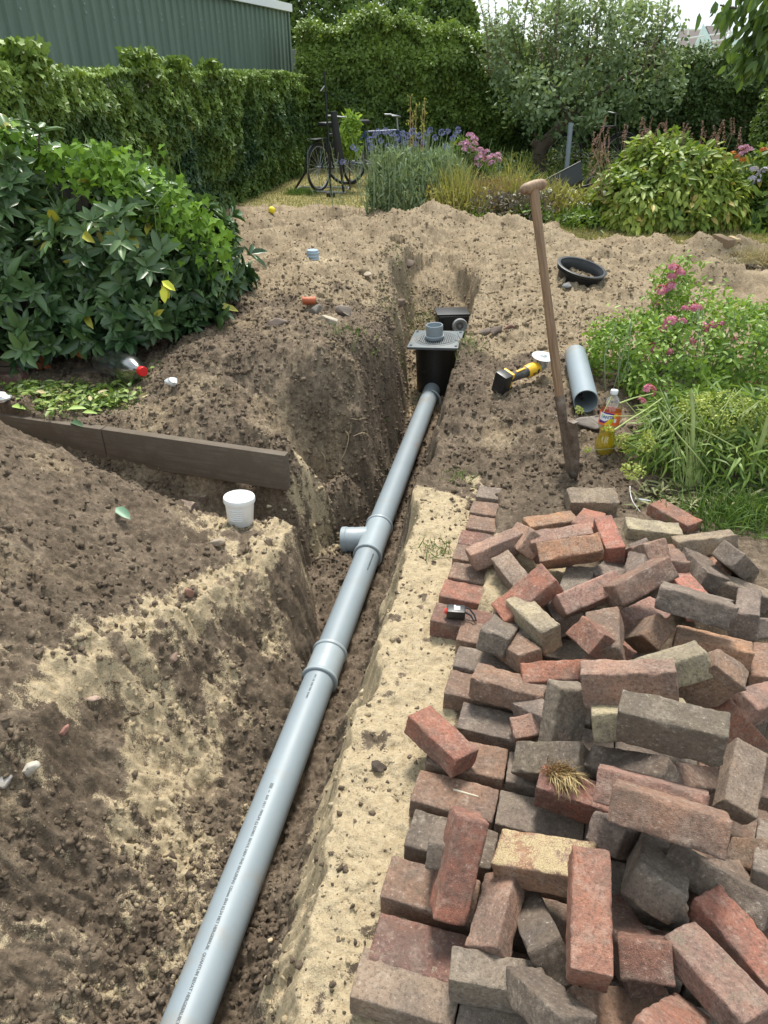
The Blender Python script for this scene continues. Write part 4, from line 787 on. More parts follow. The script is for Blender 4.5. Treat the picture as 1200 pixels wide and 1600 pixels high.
BLU = simple('pale_blue_plastic', (.28, .36, .44), .45, .05, 30); g = hit(489, 404); mb = MB(); mb.lathe([(.0, .07), (.042, .07), (.045, .066)]+[(.045+(.005 if k % 2 else -.001), .06-k*.012) for k in range(7)]+[(.045, -.04)], 36, g+np.array([0, 0, -.005])); tag(mb.build('pipe_stub', BLU), 'small ribbed pale blue pipe end sticking out of the left field', 'pipe end')
g = hit(425, 333); mb = MB(); th = np.linspace(0, math.pi, 14); mb.lathe([(.042*math.sin(t), -.042*math.cos(t)) for t in th], 28, g+np.array([0, 0, .035])); tag(mb.build('ball', simple('yellow_ball', (.80, .66, .02), .6, .08, 60)), 'small yellow ball on the soil at the edge of the lawn', 'ball')
# wooden offcuts at the flower bed
for (u, v, s, lab_, c_) in [(1135, 385, (.09, .26, .09), 'darker squared timber offcut below the big leafy bush', (.22, .15, .09)), (1152, 383, (.06, .15, .07), 'paler short timber offcut right of the darker one', (.48, .36, .2))]:
    g = hit(u, v); mb = MB(); mb.box((0, 0, 0), s, bev=.006); o = mb.build('timber_offcut', simple('cut_wood', c_, .8, .25, 25, bmp=.4)); o.location = g+np.array([0, .1, s[2]*.35]); o.rotation_euler = (R(4), 0, R(14)); tag(o, lab_, 'timber')
# roots, cords, sticks
ROOT = simple('pale_root', (.38, .29, .18), .8, .2, 60); 
def strand(name, pts, r, mat, lab_, cat, lift=.006, group=None):
    P = [hit(u, v)+np.array([0, 0, lift+dz]) for u, v, dz in pts]; Q = []
    for i in range(len(P)-1):
        for t in (0, .25, .5, .75):
            p0 = P[max(i-1, 0)]; p1 = P[i]; p2 = P[i+1]; p3 = P[min(i+2, len(P)-1)]
            Q.append(.5*((2*p1)+(-p0+p2)*t+(2*p0-5*p1+4*p2-p3)*t*t+(-p0+3*p1-3*p2+p3)*t**3))
    Q.append(P[-1]); mb = MB(); mb.tube(Q, [r*(1-.6*i/len(Q)) for i in range(len(Q))], 7); return tag(mb.build(name, mat), lab_, cat, group)
rg_ = 'cut roots hanging from the trench side'
strand('root', [(537, 672, .0), (545, 690, .03), (541, 708, .02), (533, 722, .01)], .0035, ROOT, 'long pale root curling down the trench side, nearest the board end', 'root', group=rg_)
strand('root', [(552, 683, .0), (570, 688, .04), (584, 700, .03), (588, 712, .01)], .003, ROOT, 'pale root arching right over the trench side towards the drain', 'root', group=rg_)
strand('root', [(502, 708, .0), (508, 722, .02), (508, 738, .01)], .003, ROOT, 'short straight root left of the curling one', 'root', group=rg_)
strand('root', [(545, 655, 0), (560, 662, .02), (575, 660, .02), (588, 668, 0)], .002, ROOT, 'thin root high on the trench side left of the drain', 'root', group=rg_)
strand('stick', [(488, 880, .0), (505, 876, .012), (528, 878, .0)], .006, simple('dark_stick', (.07, .05, .035), .8, .2, 60), 'short dark stick on the trench floor left of the drain', 'stick')
strand('cord', [(984, 762, 0), (983, 778, .02), (987, 792, .02), (1000, 802, .0)], .0028, simple('white_cord', (.7, .69, .66), .6, .05, 60), 'thin whitish cord curling up behind the brick pile', 'cord')
strand('plastic_strip', [(992, 781, .0), (1016, 786, .004)], .005, WHT, 'short white plastic strip lying behind the brick pile', 'strip')
strand('stick', [(706, 1264, .078), (744, 1275, .078)], .0032, simple('pale_splinter', (.55, .5, .38), .7, .1, 60), 'pale wood splinter lying across a laid brick', 'stick', lift=.0)
strand('grass_stalk', [(770, 592, 0), (778, 606, .01), (782, 612, 0)], .002, ROOT, 'dry stalk lying just left of the grinder battery', 'stalk')
# tuft of dry grass on a brick
g = np.array(POSES[50][:3]); top = G(882, 1208, g[2]+.055); n = 420; ph = RNG.random(n)*6.28; rr_ = .03*RNG.random(n)**.5
P = top+np.stack([rr_*np.cos(ph)-.005, rr_*np.sin(ph)*.7, .018*RNG.random(n)-.008], -1); D = norm(rnd(n)*.5+np.array([.5, -.9, -.45])); Lr = .02+.045*RNG.random(n)
tuft = link('dry_grass_tuft', leafmesh('dry_grass_tuft', P, D, rnd(n)+[0, 0, 1], Lr, .0022, leafmat('dry_blades', (.14, .075, .025), (.62, .48, .24), .7, .1), 'blade')); tag(tuft, 'matted tuft of dry grass stuck on a red brown brick', 'grass tuft')
n = 600; P = top+rnd(n)*[.016, .010, .007]+[-.016, .004, .004]; link('matted_base', leafmesh('matted_base', P, rnd(n), rnd(n), .014, .0018, leafmat('brown_thatch', (.08, .04, .015), (.30, .17, .06), .8, .1), 'small'), tuft)
# ---------------------------------------------------------------- background: ivy wall, shed, hedges, trees, house
IVY = leafmat('ivy_leaf', (.028, .075, .032), (.27, .39, .07), .5, .2, (.20, .24, .06), spec=.3)
BARK = simple('bark', (.10, .075, .055), .9, .3, 12, bmp=.8, bdist=.01); TWIG = simple('twig', (.16, .11, .07), .8, .2, 40)
DARKW = simple('dark_twigs_and_shade', (.03, .028, .018), .9, .3, 20)  # dark twig tone; also painted shade for the rhododendron's interior
w0 = G(480, 268, 0)[:2]; wd = np.array([-.154, -1.]); 
def wallxy(s): return w0+wd*s
def ivy_wall():
    n = 115000; s = 13.0*RNG.random(n)**1.35; s = s*1.0; top = 1.60+.0*s+.07*fbm(s, 0*s, 3, 3, 1.1)+.05*np.clip(fbm(s, 0*s, 9, 2, 2.2), 0, 1)
    h = RNG.random(n)**.85*top; depth = .16*fbm(s, h, 0, 3, 1.6)+.06*fbm(s, h, 4, 2, 5)
    crown = RNG.random(n) < .10; h = np.where(crown, top+.02*RNG.random(n), h)
    x = w0[0]+wd[0]*s; y = w0[1]+wd[1]*s; off = depth+.05*RNG.random(n)-np.where(crown, .45*RNG.random(n), 0)
    P = np.stack([x+off, y-.154*off, h], -1)
    N = np.array([1, -.15, .25])+rnd(n)*.42; N[crown] += [0, 0, 1.0]; D = np.array([.25, 0, -.8])+rnd(n)*.6
    hh = h/top; L = .050*(.6+.7*RNG.random(n))*(1-.25*sstep(.75, 1, hh))
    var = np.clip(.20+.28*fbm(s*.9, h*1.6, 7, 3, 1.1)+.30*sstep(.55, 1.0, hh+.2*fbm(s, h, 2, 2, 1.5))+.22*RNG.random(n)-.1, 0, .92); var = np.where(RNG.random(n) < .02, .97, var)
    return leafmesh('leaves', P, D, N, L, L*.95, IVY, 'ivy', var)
iv = thing('ivy_hedge', (*wallxy(3.5), 0), 'long ivy-covered fence running down the left side below the green metal shed', 'ivy hedge'); 
o = link('leaves', ivy_wall(), iv); o.location = (-iv.location[0], -iv.location[1], 0)
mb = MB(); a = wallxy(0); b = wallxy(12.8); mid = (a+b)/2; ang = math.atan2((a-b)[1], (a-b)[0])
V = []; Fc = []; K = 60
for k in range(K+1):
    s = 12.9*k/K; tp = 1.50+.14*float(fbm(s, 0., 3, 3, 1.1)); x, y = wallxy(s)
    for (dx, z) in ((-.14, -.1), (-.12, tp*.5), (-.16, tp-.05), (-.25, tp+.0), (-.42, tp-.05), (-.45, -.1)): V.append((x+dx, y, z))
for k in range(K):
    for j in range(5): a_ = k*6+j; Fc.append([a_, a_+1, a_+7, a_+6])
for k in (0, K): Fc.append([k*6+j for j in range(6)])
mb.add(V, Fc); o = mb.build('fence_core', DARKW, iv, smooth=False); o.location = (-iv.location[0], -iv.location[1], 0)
# long climbing shoots standing off the top
mb = MB()
for (u, v, h) in [(215, 66, .20), (272, 72, .14), (325, 84, .13), (20, 38, .2)]:
    d = ray(u, v); t_ = (w0[0]*1-0)/1; A2 = np.array([[d[0], -wd[0]], [d[1], -wd[1]]]); tt, s = np.linalg.solve(A2, w0); n = 420
    x, y = wallxy(s); P = np.array([x, y, 1.60+.0*s])+np.clip(rnd(n), -1.5, 1.5)*[.16, .16, .11]*(h/.3)+[0, 0, h*.35]; D = rnd(n)+[.3, 0, -.6]
    o = link('shoot_leaves', leafmesh('shoot_leaves', P, D, rnd(n)+[1, -.2, .5], .07, .065, IVY, 'ivy', np.clip(.35+.3*RNG.random(n), 0, 1)), iv); o.location = (-iv.location[0], -iv.location[1], 0)
# green metal shed
c1 = GY(448, 17, 17.2); zt = c1[2]; dirw = np.array([-.275, -1.]); dirw /= np.linalg.norm(dirw); Ls = 14.0
m, nt, bs = newmat('green_sheet_metal'); co = objco(nt); mpn = nd(nt, 'ShaderNodeMapping'); mpn.inputs['Scale'].default_value = (3, 3, .35); nt.links.new(co, mpn.inputs[0]); w1 = noise(nt, mpn.outputs[0], 2, 6, .6)
nt.links.new(ramp(nt, w1, [(.3, (.10, .155, .115)), (.7, (.15, .21, .16))]), bs.inputs['Base Color']); bs.inputs['Roughness'].default_value = .7; SHG = m
sh = thing('metal_shed', (c1[0], c1[1], 0), 'green corrugated metal shed rising behind the ivy at the upper left', 'shed')
n_ = int(Ls/.05); V = []; prof = [0, .022, .022, 0]
pr = []
for i in range(int(Ls/.20)):
    b0_ = i*.20; pr += [(b0_, 0), (b0_+.07, 0), (b0_+.09, .028), (b0_+.16, .028), (b0_+.18, 0)]
nrm = np.array([-dirw[1], dirw[0]]); nrm = nrm if nrm[0] > 0 else -nrm
for s, dpt in pr: p = dirw*s+nrm*dpt; V += [(p[0], p[1], -.02), (p[0], p[1], zt)]
Fc = [[2*i, 2*i+2, 2*i+3, 2*i+1] for i in range(len(pr)-1)]
link('wall_cladding', npmesh('wall_cladding', V, Fc, SHG, False), sh)
q = -nrm*5; mb = MB(); mb.box((q[0]/2+.0, q[1]/2+.02, zt/2), (5.0, .06, zt), Matrix.Rotation(math.atan2(q[1], q[0]), 3, 'Z')); mb.build('end_wall', SHG, sh)
mb = MB(); e = dirw*Ls; rotz = Matrix.Rotation(math.atan2(dirw[1], dirw[0]), 3, 'Z'); mb.box((e[0]/2+nrm[0]*.03, e[1]/2+nrm[1]*.03, zt+.05), (Ls+.1, .14, .13), rotz); mb.build('roof_trim', simple('white_trim', (.72, .74, .74), .5, .05, 20), sh)
mb = MB(); q = -nrm*2.5; mb.box((e[0]/2+q[0], e[1]/2+q[1], zt+.03), (Ls, 4.9, .1), rotz); mb.build('roof', simple('grey_roofing', (.25, .25, .25), .8, .1, 10), sh)
mb = MB(); mb.box((dirw[0]*.02+nrm[0]*.03, dirw[1]*.02+nrm[1]*.03, zt/2), (.07, .05, zt), rotz); mb.build('corner_trim', SHG, sh)
SCW = simple('screw_head', (.20, .25, .22), .4, .1, 40)
mb = MB()
for i in range(0, len(pr)//5, 3):
    p = dirw*(i*.20+.125)+nrm*.030
    for zz in (zt-.35, zt-.42-.02*(i % 4)): mb.lathe([(0, .006), (.018, .004), (.018, 0)], 6, (p[0], p[1], zz), (nrm[0], nrm[1], 0))
o = mb.build('screw_heads', SCW, sh); o['kind'] = 'stuff'
g = GY(456, 108, 17.6); mb = MB(); mb.box((0, 0, 0), (.5, .2, g[2]+.35), bev=.01); o = mb.build('brick_pier', simple('grey_masonry', (.25, .25, .23), .9, .2, 30)); o.location = (g[0]+.1, 17.7, (g[2]+.35)/2); tag(o, 'grey masonry pier just right of the green shed corner', 'pier')
# back hedges
HL = leafmat('hedge_leaf', (.05, .10, .02), (.25, .36, .065), .5, .25, (.16, .20, .05)); HD = leafmat('dark_hedge_leaf', (.028, .058, .014), (.12, .19, .045), .5, .2, (.16, .10, .05))
def hedge(name, x0, x1, y, topf, depth, n, L, mat, lab_, lean=None, cat='hedge', lightup=.3):
    o = thing(name, ((x0+x1)/2, y, 0), lab_, cat); ox, oy = (x0+x1)/2, y
    x = x0+(x1-x0)*RNG.random(n); top = topf(x); t = RNG.random(n); h = (RNG.random(n)**.9)*top; front = t < .75
    bulge = .26*fbm(x, h, y, 3, .9)+.16*fbm(x, h, y+3, 3, 2.6); tf = sstep(.8, 1., h/top)*.25
    yy = np.where(front, y-bulge+tf-.10*RNG.random(n), y+depth*RNG.random(n)); hh = np.where(front, h, top+.22*fbm(x, yy, 2, 3, 2.0)+.16*RNG.random(n)**2)
    P = np.stack([x-ox, yy-oy, hh], -1); N = np.where(front[:, None], [0, -1, .35], [0, -.3, 1])+rnd(n)*.5; D = rnd(n)*.7+[0, -.3, -.35]
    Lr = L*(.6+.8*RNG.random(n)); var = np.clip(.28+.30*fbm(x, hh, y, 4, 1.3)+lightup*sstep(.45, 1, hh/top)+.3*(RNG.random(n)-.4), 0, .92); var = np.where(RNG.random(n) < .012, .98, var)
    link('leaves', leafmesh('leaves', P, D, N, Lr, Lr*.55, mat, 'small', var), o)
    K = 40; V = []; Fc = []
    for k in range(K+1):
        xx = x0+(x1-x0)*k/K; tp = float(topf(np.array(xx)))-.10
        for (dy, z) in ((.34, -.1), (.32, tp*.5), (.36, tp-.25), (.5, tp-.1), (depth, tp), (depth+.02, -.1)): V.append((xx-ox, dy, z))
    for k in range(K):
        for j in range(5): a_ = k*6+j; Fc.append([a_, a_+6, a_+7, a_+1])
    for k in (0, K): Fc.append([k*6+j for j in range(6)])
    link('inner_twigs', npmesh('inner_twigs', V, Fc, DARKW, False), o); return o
YH = 15.8
def top1(x): return 2.20+.16*fbm(x, 0*x, 5, 3, .9)-.15*sstep(.8, 2.6, x)-.25*sstep(2.0, 3.2, x)+.12*np.exp(-((x+.3)/.8)**2)
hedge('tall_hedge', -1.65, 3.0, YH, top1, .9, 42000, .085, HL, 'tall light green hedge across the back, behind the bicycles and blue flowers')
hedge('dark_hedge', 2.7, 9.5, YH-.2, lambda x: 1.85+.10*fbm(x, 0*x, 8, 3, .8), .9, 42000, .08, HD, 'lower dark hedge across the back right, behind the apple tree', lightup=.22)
# hedge closing the right side
o = hedge('side_hedge', -2.6, 2.6, 0, lambda x: 1.75+.12*fbm(x, 0*x, 18, 3, 1.2), .8, 18000, .075, HL, 'mid green hedge at the right edge beyond the leafy bush')
g = G(1165, 285, 0); o.location = (g[0]*1.0+1.35, 12.0, 0); o.rotation_euler = (0, 0, R(-70))
# trees
def tree(name, x, y, els, trunk, n, L, mat, lab_, cat='tree', asp=.5, group=None, shape='small', up=.25, inner=.5, seed=1, droop=-.3, branches=True):
    o = thing(name, (x, y, 0), lab_, cat, group); P, N = blobpts(els, n, inner); P = displace_pts(P, N, .16*max(e[1][0] for e in els), 1.3/max(.5, max(e[1][0] for e in els)))
    top = max(e[0][2]+e[1][2] for e in els); bot = min(e[0][2]-e[1][2] for e in els)
    D = N*.4+rnd(n if len(P) == n else len(P))*.7+[0, 0, droop]; NN = N*.6+rnd(len(P))*.6+[0, 0, .5]; Lr = L*(.6+.8*RNG.random(len(P)))
    cl = fbm(P[:, 0], P[:, 1], P[:, 2], 3, 1.6/max(.6, els[0][1][0])); keep = RNG.random(len(P)) < .55+.9*(cl+.25)
    P, D, NN, Lr, N, cl = P[keep], D[keep], NN[keep], Lr[keep], N[keep], cl[keep]
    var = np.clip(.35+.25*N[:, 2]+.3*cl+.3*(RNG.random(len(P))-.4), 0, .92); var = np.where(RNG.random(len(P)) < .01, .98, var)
    link('crown', leafmesh('crown', P, D, NN, Lr, Lr*asp, mat, shape, var), o)
    mb = MB(); mb.tube(trunk[0], trunk[1], 12)
    if branches:
        for e in els: mb.tube([trunk[0][-1], (np.array(trunk[0][-1])+e[0])/2+rnd(1)[0]*.05, e[0]], [trunk[1][-1]*.8, trunk[1][-1]*.4, .01], 6)
    mb.build('trunk', BARK, o); return o
CT = leafmat('conifer_leaf', (.05, .10, .022), (.22, .34, .08), .6, .2)
for i, (u0, u1, vt, y, lab_) in enumerate([(440, 560, -60, 27, 'dense green tree behind the hedge, nearest the green shed'), (548, 668, 4, 31, 'middle of three dense trees behind the tall hedge, with a rounded top'), (655, 742, 0, 29, 'narrow rounded tree behind the tall hedge, left of the apple tree')]):
    A = GY(u0, 60, y); B = GY(u1, 60, y); T = GY((u0+u1)/2, vt, y); w = (B[0]-A[0])/2; x = (A[0]+B[0])/2; h = T[2]*1.22
    els = [((0, 0, h*.45), (w*1.0, w, h*.45)), ((-.1*w, 0, h*.72), (w*.8, w*.8, h*.28)), ((w*.3, -.2, h*.6), (w*.7, w*.7, h*.3)), ((-w*.4, -.1, h*.55), (w*.6, w*.6, h*.3))]
    tree('conifer', x, y, els, ([(0, 0, -.1), (0, 0, h*.5)], [.18, .1]), 17000, .17, CT, lab_, asp=.6, group='trees beyond the hedge', seed=i)
# apple tree
AP = leafmat('apple_leaf', (.10, .17, .07), (.38, .48, .25), .55, .3, (.30, .33, .14)); b = G(853, 275, 0); by = 13.6; bx = GY(850, 275, by)[0]
Q = lambda u, v, y=by: GY(u, v, y)-np.array([bx, by, 0])
at_ = thing('apple_tree', (bx, by, 0), 'leaning apple tree with a gnarled trunk and grey green upright shoots', 'tree')
mb = MB(); mb.tube([Q(846, 288), Q(843, 262), Q(841, 240), Q(846, 228), Q(868, 208), Q(888, 188), Q(905, 165)], [.15, .12, .11, .11, .10, .085, .06], 14)
mb.tube([Q(843, 232), Q(836, 224), Q(832, 221)], [.08, .07, .06], 9); mb.tube([Q(888, 188), Q(870, 150), Q(850, 110)], [.06, .045, .02], 8); mb.tube([Q(888, 188), Q(930, 150), Q(990, 110)], [.06, .045, .02], 8); mb.tube([Q(905, 165), Q(915, 110), Q(920, 60)], [.05, .035, .015], 8); mb.build('trunk', BARK, at_)
els = []
for u, v, ru, rv, dy in [(840, 120, 75, 55, 0), (905, 100, 95, 70, .2), (980, 120, 85, 60, 0), (1022, 155, 42, 34, .1), (880, 165, 70, 45, -.5), (930, 60, 100, 55, .2), (860, 70, 70, 50, .1), (1000, 90, 55, 40, .1), (905, 195, 40, 32, -.6), (850, 45, 70, 38, 0), (930, 25, 80, 38, .2), (1000, 48, 60, 36, .1), (800, 90, 40, 40, 0)]:
    c_q = Q(u, v, by+dy); s_ = Q(u+ru, v, by+dy)[0]-c_q[0]; s2 = c_q[2]-Q(u, v+rv, by+dy)[2]; els.append((c_q, (s_, s_*.8, s2)))
n = 21000; P, N = blobpts(els, n, .85); P = displace_pts(P, N, .30, 1.6)+rnd(len(P))*.05; cl = fbm(P[:, 0], P[:, 1], P[:, 2], 4, 1.8); k = RNG.random(len(P)) < .5+1.5*cl; P, N = P[k], N[k]; n = len(P)
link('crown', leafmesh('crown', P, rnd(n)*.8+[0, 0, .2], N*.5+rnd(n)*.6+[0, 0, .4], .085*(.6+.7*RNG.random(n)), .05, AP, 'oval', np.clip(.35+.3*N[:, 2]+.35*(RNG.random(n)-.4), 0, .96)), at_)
mb = MB(); PP = []; DD = []
for i in range(90):
    u = RNG.uniform(762, 1030); v0 = 75+RNG.uniform(-30, 45)+abs(u-925)*.12; h = RNG.uniform(.45, 1.05)*(1-.3*abs(u-925)/170); p = Q(u, v0, by+RNG.uniform(-.5, .5)); tip = p+np.array([RNG.normal()*.10+(u-925)/1100, RNG.normal()*.1, h])
    mid = (p+tip)/2+rnd(1)[0]*.04; mb.tube([p, mid, tip], [.010, .007, .003], 5)
    for t in np.linspace(.05, 1, int(h*34)): q = p*(1-t)**2+2*t*(1-t)*mid+tip*t*t; a = RNG.random()*6.28; PP.append(q); DD.append([math.cos(a), math.sin(a), .55])
sho = mb.build('upright_shoots', TWIG, at_); sho['kind'] = 'stuff'; n = len(PP)
link('shoot_leaves', leafmesh('shoot_leaves', PP, np.array(DD)+rnd(n)*.2, rnd(n)*.4+[0, -.3, 1], .085*(.6+.6*RNG.random(n)), .042, AP, 'oval', .3+.5*RNG.random(n)), sho)
# cherry branch hanging in from the right
CH = leafmat('cherry_leaf', (.035, .075, .018), (.15, .25, .06), .4, .35, (.22, .30, .08)); cb = thing('cherry_tree', (5.6, 8.6, 0), 'tree hanging long drooping leaves into the upper right corner', 'tree')
O = np.array([5.6, 8.6, 0]); mb = MB(); mb.tube([(0, 0, -.1), (.05, 0, 1.2), (-.05, 0, 2.6)], [.13, .11, .09], 12); PP = []; DD = []
for (pts) in [[(1290, -20), (1240, 10), (1200, 25), (1160, 15), (1125, 8)], [(1290, 20), (1230, 45), (1190, 55), (1160, 62)], [(1290, 60), (1230, 85), (1185, 92), (1165, 110)], [(1260, -40), (1210, -20), (1180, -15)], [(1290, 40), (1250, 70), (1215, 100)], [(1280, -10), (1220, 20), (1185, 38)]]:
    W3 = [GY(u, v, 8.2+.15*i)-O for i, (u, v) in enumerate(pts)]; mb.tube([np.array([-.05, 0, 2.3])]+W3, [.05]+[.028-.005*i for i in range(len(W3))], 7)
    for i in range(len(W3)-1):
        for t in np.linspace(0, 1, 36):
            PP.append(W3[i]*(1-t)+W3[i+1]*t+rnd(1)[0]*[.09, .12, .06]); DD.append([RNG.normal()*.35-.25, RNG.normal()*.35, -.9])
mb.build('trunk', BARK, cb); n = len(PP); link('crown', leafmesh('crown', PP, DD, rnd(n)*.5+[0, -.8, .4], .15*(.7+.5*RNG.random(n)), .055, CH, 'oval', .2+.7*RNG.random(n)), cb)
P, N = blobpts([((.5, 0, 3.2), (1.2, 1.2, .9))], 2500, .6); n = len(P); link('crown', leafmesh('crown', P, rnd(n)*.4+[0, 0, -1], N+rnd(n)*.4, .15, .05, CH, 'oval'), cb)
# distant house with pale gables, dark roofs and scaffolding
hy = 38.; ho = thing('house', (GY(1120, 90, hy)[0], hy, 0), 'distant house with pale gables and dark tiled roofs behind white scaffolding', 'house'); HO = np.array([ho.location[0], hy, 0])
hq = lambda u, v, dy=0: GY(u, v, hy+dy)-HO
GAB = simple('pale_gable', (.62, .78, .80), .6, .05, 1); ROOF = simple('dark_tiles', (.10, .08, .075), .8, .2, 3, bmp=.4); SCF = simple('white_tube', (.72, .75, .76), .5, .05, 10)
def prism(uL, uA, uR, vA, vB, name, depth=5, parent=ho):
    A_ = hq(uA, vA); Lq = hq(uL, vB); Rq = hq(uR, vB); dy = np.array([0, depth, 0]); dn = np.array([0, 0, -(Lq[2])-0.]); base_ = [Lq, Rq, A_]
    V = [*base_, Lq*[1, 1, 0], Rq*[1, 1, 0]]; V2 = [p+dy for p in V]; return link(name, npmesh(name, V+V2, [[0, 1, 2], [3, 4, 1, 0], [5, 7, 6], [0, 5, 8, 3], [1, 4, 9, 6]], GAB, False), parent)
prism(1083, 1099, 1118, 36, 76, 'gable'); prism(1125, 1143, 1170, 48, 76, 'gable')
for k, (a_, b_, c__, d_) in enumerate([((1062, 47), (1097, 47), (1088, 80), (1058, 80)), ((1103, 40), (1141, 41), (1128, 76), (1119, 76))]):
    A_, B_, C_, D_ = hq(*a_, 2.6), hq(*b_, 2.6), hq(*c__, .3), hq(*d_, .3); th = np.array([0, .1, -.12]); V = [A_, B_, C_, D_]; link('roof', npmesh('roof', V+[p+th for p in V], [[0, 1, 2, 3], [7, 6, 5, 4], [0, 4, 5, 1], [1, 5, 6, 2], [2, 6, 7, 3], [3, 7, 4, 0]], ROOF, False), ho)
mb = MB(); V = [hq(1058, 78, .5), hq(1170, 78, .5)]; mb.box(((V[0][0]+V[1][0])/2, 3, V[0][2]/2), (V[1][0]-V[0][0], 5, V[0][2])); mb.build('wall', GAB, ho)
mb = MB()
for a_, b_ in [((1058, 46), (1096, 46)), ((1060, 62), (1100, 56)), ((1108, 55), (1180, 46)), ((1112, 64), (1180, 58)), ((1118, 75), (1180, 68)), ((1141, 80), (1141, 46)), ((1168, 90), (1168, 40)), ((1075, 85), (1075, 44))]: mb.tube([hq(*a_, -.6), hq(*b_, -.6)], .04, 6)
mb.build('scaffold', SCF, ho)
for i, (u, v, w, lab_) in enumerate([(1135, 118, 40, 'bushy tree below the distant house, behind the dark hedge')]):
    c = GY(u, v, 24.); rr_ = w/F*24; tree('background_tree', c[0], 24+8*(i == 0)*0, [((0, 0, c[2]), (rr_, rr_, rr_*.8))], ([(0, 0, -.1), (0, 0, c[2])], [.12, .05]), 3500, .16, CT, lab_, asp=.6, group='small trees near the distant house')
# ---------------------------------------------------------------- lawn grass
def grass(name, n, pick, L0, L1, mat, wd_=.0035, lean=.5):
    X, Y = pick(n); n = len(X); P = np.stack([X, Y, gz(X, Y)-.003], -1); D = rnd(n)*lean+[0, 0, 1]; D[:, 2] = np.abs(D[:, 2])*.8+.15; L = L0+(L1-L0)*RNG.random(n)**2
    return tag(link(name, leafmesh(name, P, D, rnd(n)*[1, 1, .2], L, wd_, mat, 'blade')), kind='stuff')
GRS = leafmat('lawn_blades', (.13, .16, .04), (.42, .38, .16), .7, .3, (.55, .48, .28)); GRN = leafmat('green_blades', (.05, .11, .02), (.17, .27, .06), .6, .3)
def pl(n): y = 8.2+7.6*RNG.random(n); x = (-.2+.75*RNG.random(n))*y; k = terrain(x, y)[3]+.25*RNG.random(n) > .45; return x[k], y[k]
grass('lawn_grass', 70000, pl, .02, .07, GRS, .006)
def pl2(n): y = 7.6+1.6*RNG.random(n); x = 1.0+4.4*RNG.random(n); k = terrain(x, y)[3]+.3*fbm(x, y, 3, 3, 2) > .35; return x[k], y[k]
grass('lawn_grass', 26000, pl2, .02, .06, GRS, .006)
g = G(470, 303, 0); grass('green_tuft_grass', 900, lambda n: (g[0]+RNG.normal(size=n)*.10, g[1]+RNG.normal(size=n)*.1), .05, .13, GRN, .008)
def near_edge(n): i = RNG.integers(0, 3, n); c = np.array([hit(1160, 812)[:2], hit(1195, 800)[:2], hit(1130, 800)[:2]]); p = c[i]+rnd(n)[:, :2]*[.10, .07]; return p[:, 0], p[:, 1]
grass('green_tuft_grass', 1600, near_edge, .04, .14, GRN, .005, .9)
for (u, v, s_, n) in [(660, 500, .10, 260), (736, 540, .07, 160), (545, 520, .09, 140), (715, 745, .04, 60), (640, 515, .08, 160), (622, 540, .08, 120), (770, 870, .03, 40), (680, 858, .04, 70)]:
    g = hit(u, v); grass('sprouting_grass', n, lambda n: (g[0]+RNG.normal(size=n)*s_, g[1]+RNG.normal(size=n)*s_), .02, .08, GRN, .004, .9)
# ---------------------------------------------------------------- plants in the garden
def sub(name, mesh, parent): return link(name, mesh, parent)
RH = leafmat('rhododendron_leaf', (.03, .078, .028), (.14, .235, .08), .34, .12, (.45, .42, .06), spec=.5); VN = leafmat('vine_leaf', (.07, .16, .02), (.22, .38, .05), .65, .3, spec=.15)
rh = thing('rhododendron', (-2.1, 4.9, 0), 'large dark rhododendron bush with whorls of long glossy leaves at the left', 'shrub'); RO = np.array([-2.1, 4.9, 0])
def C3(u, v, y): return GY(u, v, y)-RO
els = [(C3(60, 440, 4.7), (.75, .7, .55)), (C3(190, 400, 4.75), (.72, .65, .50)), (C3(265, 410, 4.85), (.38, .5, .36)), (C3(90, 330, 5.2), (.8, .6, .42)), (C3(-80, 380, 4.6), (.8, .7, .7)), (C3(20, 500, 4.4), (.55, .5, .35)), (C3(200, 480, 4.5), (.50, .45, .32)), (C3(290, 470, 4.7), (.24, .3, .22)), (C3(-40, 300, 5.2), (.6, .5, .4))]
P, N = blobpts(els, 1500, .22, -.75); P2, N2 = blobpts(els, 700, .7, -.9); P = np.vstack([P, P2]); N = np.vstack([N, N2]); P = P+N*(fbm(P[:, 0], P[:, 1], P[:, 2], 2, 2.2)*.24-.03)[:, None]; k = fbm(P[:, 0], P[:, 1], P[:, 2]+9, 3, 3) > -.33; P, N = P[k], N[k]
k = P[:, 2] > .12; P, N = P[k], N[k]; A_ = norm(N+rnd(len(P))*.35+[0, 0, .35])
LP, LD, LN, LL, LV = [], [], [], [], []; mb = MB()
for p, a, nn in zip(P, A_, N):
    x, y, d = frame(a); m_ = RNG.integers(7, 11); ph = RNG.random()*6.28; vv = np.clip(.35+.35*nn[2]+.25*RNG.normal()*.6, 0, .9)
    for j in range(m_):
        th = ph+6.283*j/m_*1.02; op = RNG.uniform(.75, 1.25); dd = d*math.cos(op)+(x*math.cos(th)+y*math.sin(th))*math.sin(op)+np.array([0, 0, -.12])
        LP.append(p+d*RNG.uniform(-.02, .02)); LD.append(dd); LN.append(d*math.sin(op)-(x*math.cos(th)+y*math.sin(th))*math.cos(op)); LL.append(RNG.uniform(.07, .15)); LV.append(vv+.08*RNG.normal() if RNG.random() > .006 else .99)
for i in RNG.choice(len(P), 300, replace=False): mb.tube([P[i]-A_[i]*.18+rnd(1)[0]*.02, P[i]-A_[i]*.05, P[i]], [.006, .005, .004], 5)
mb.build('twigs', BARK, rh)['kind'] = 'stuff'
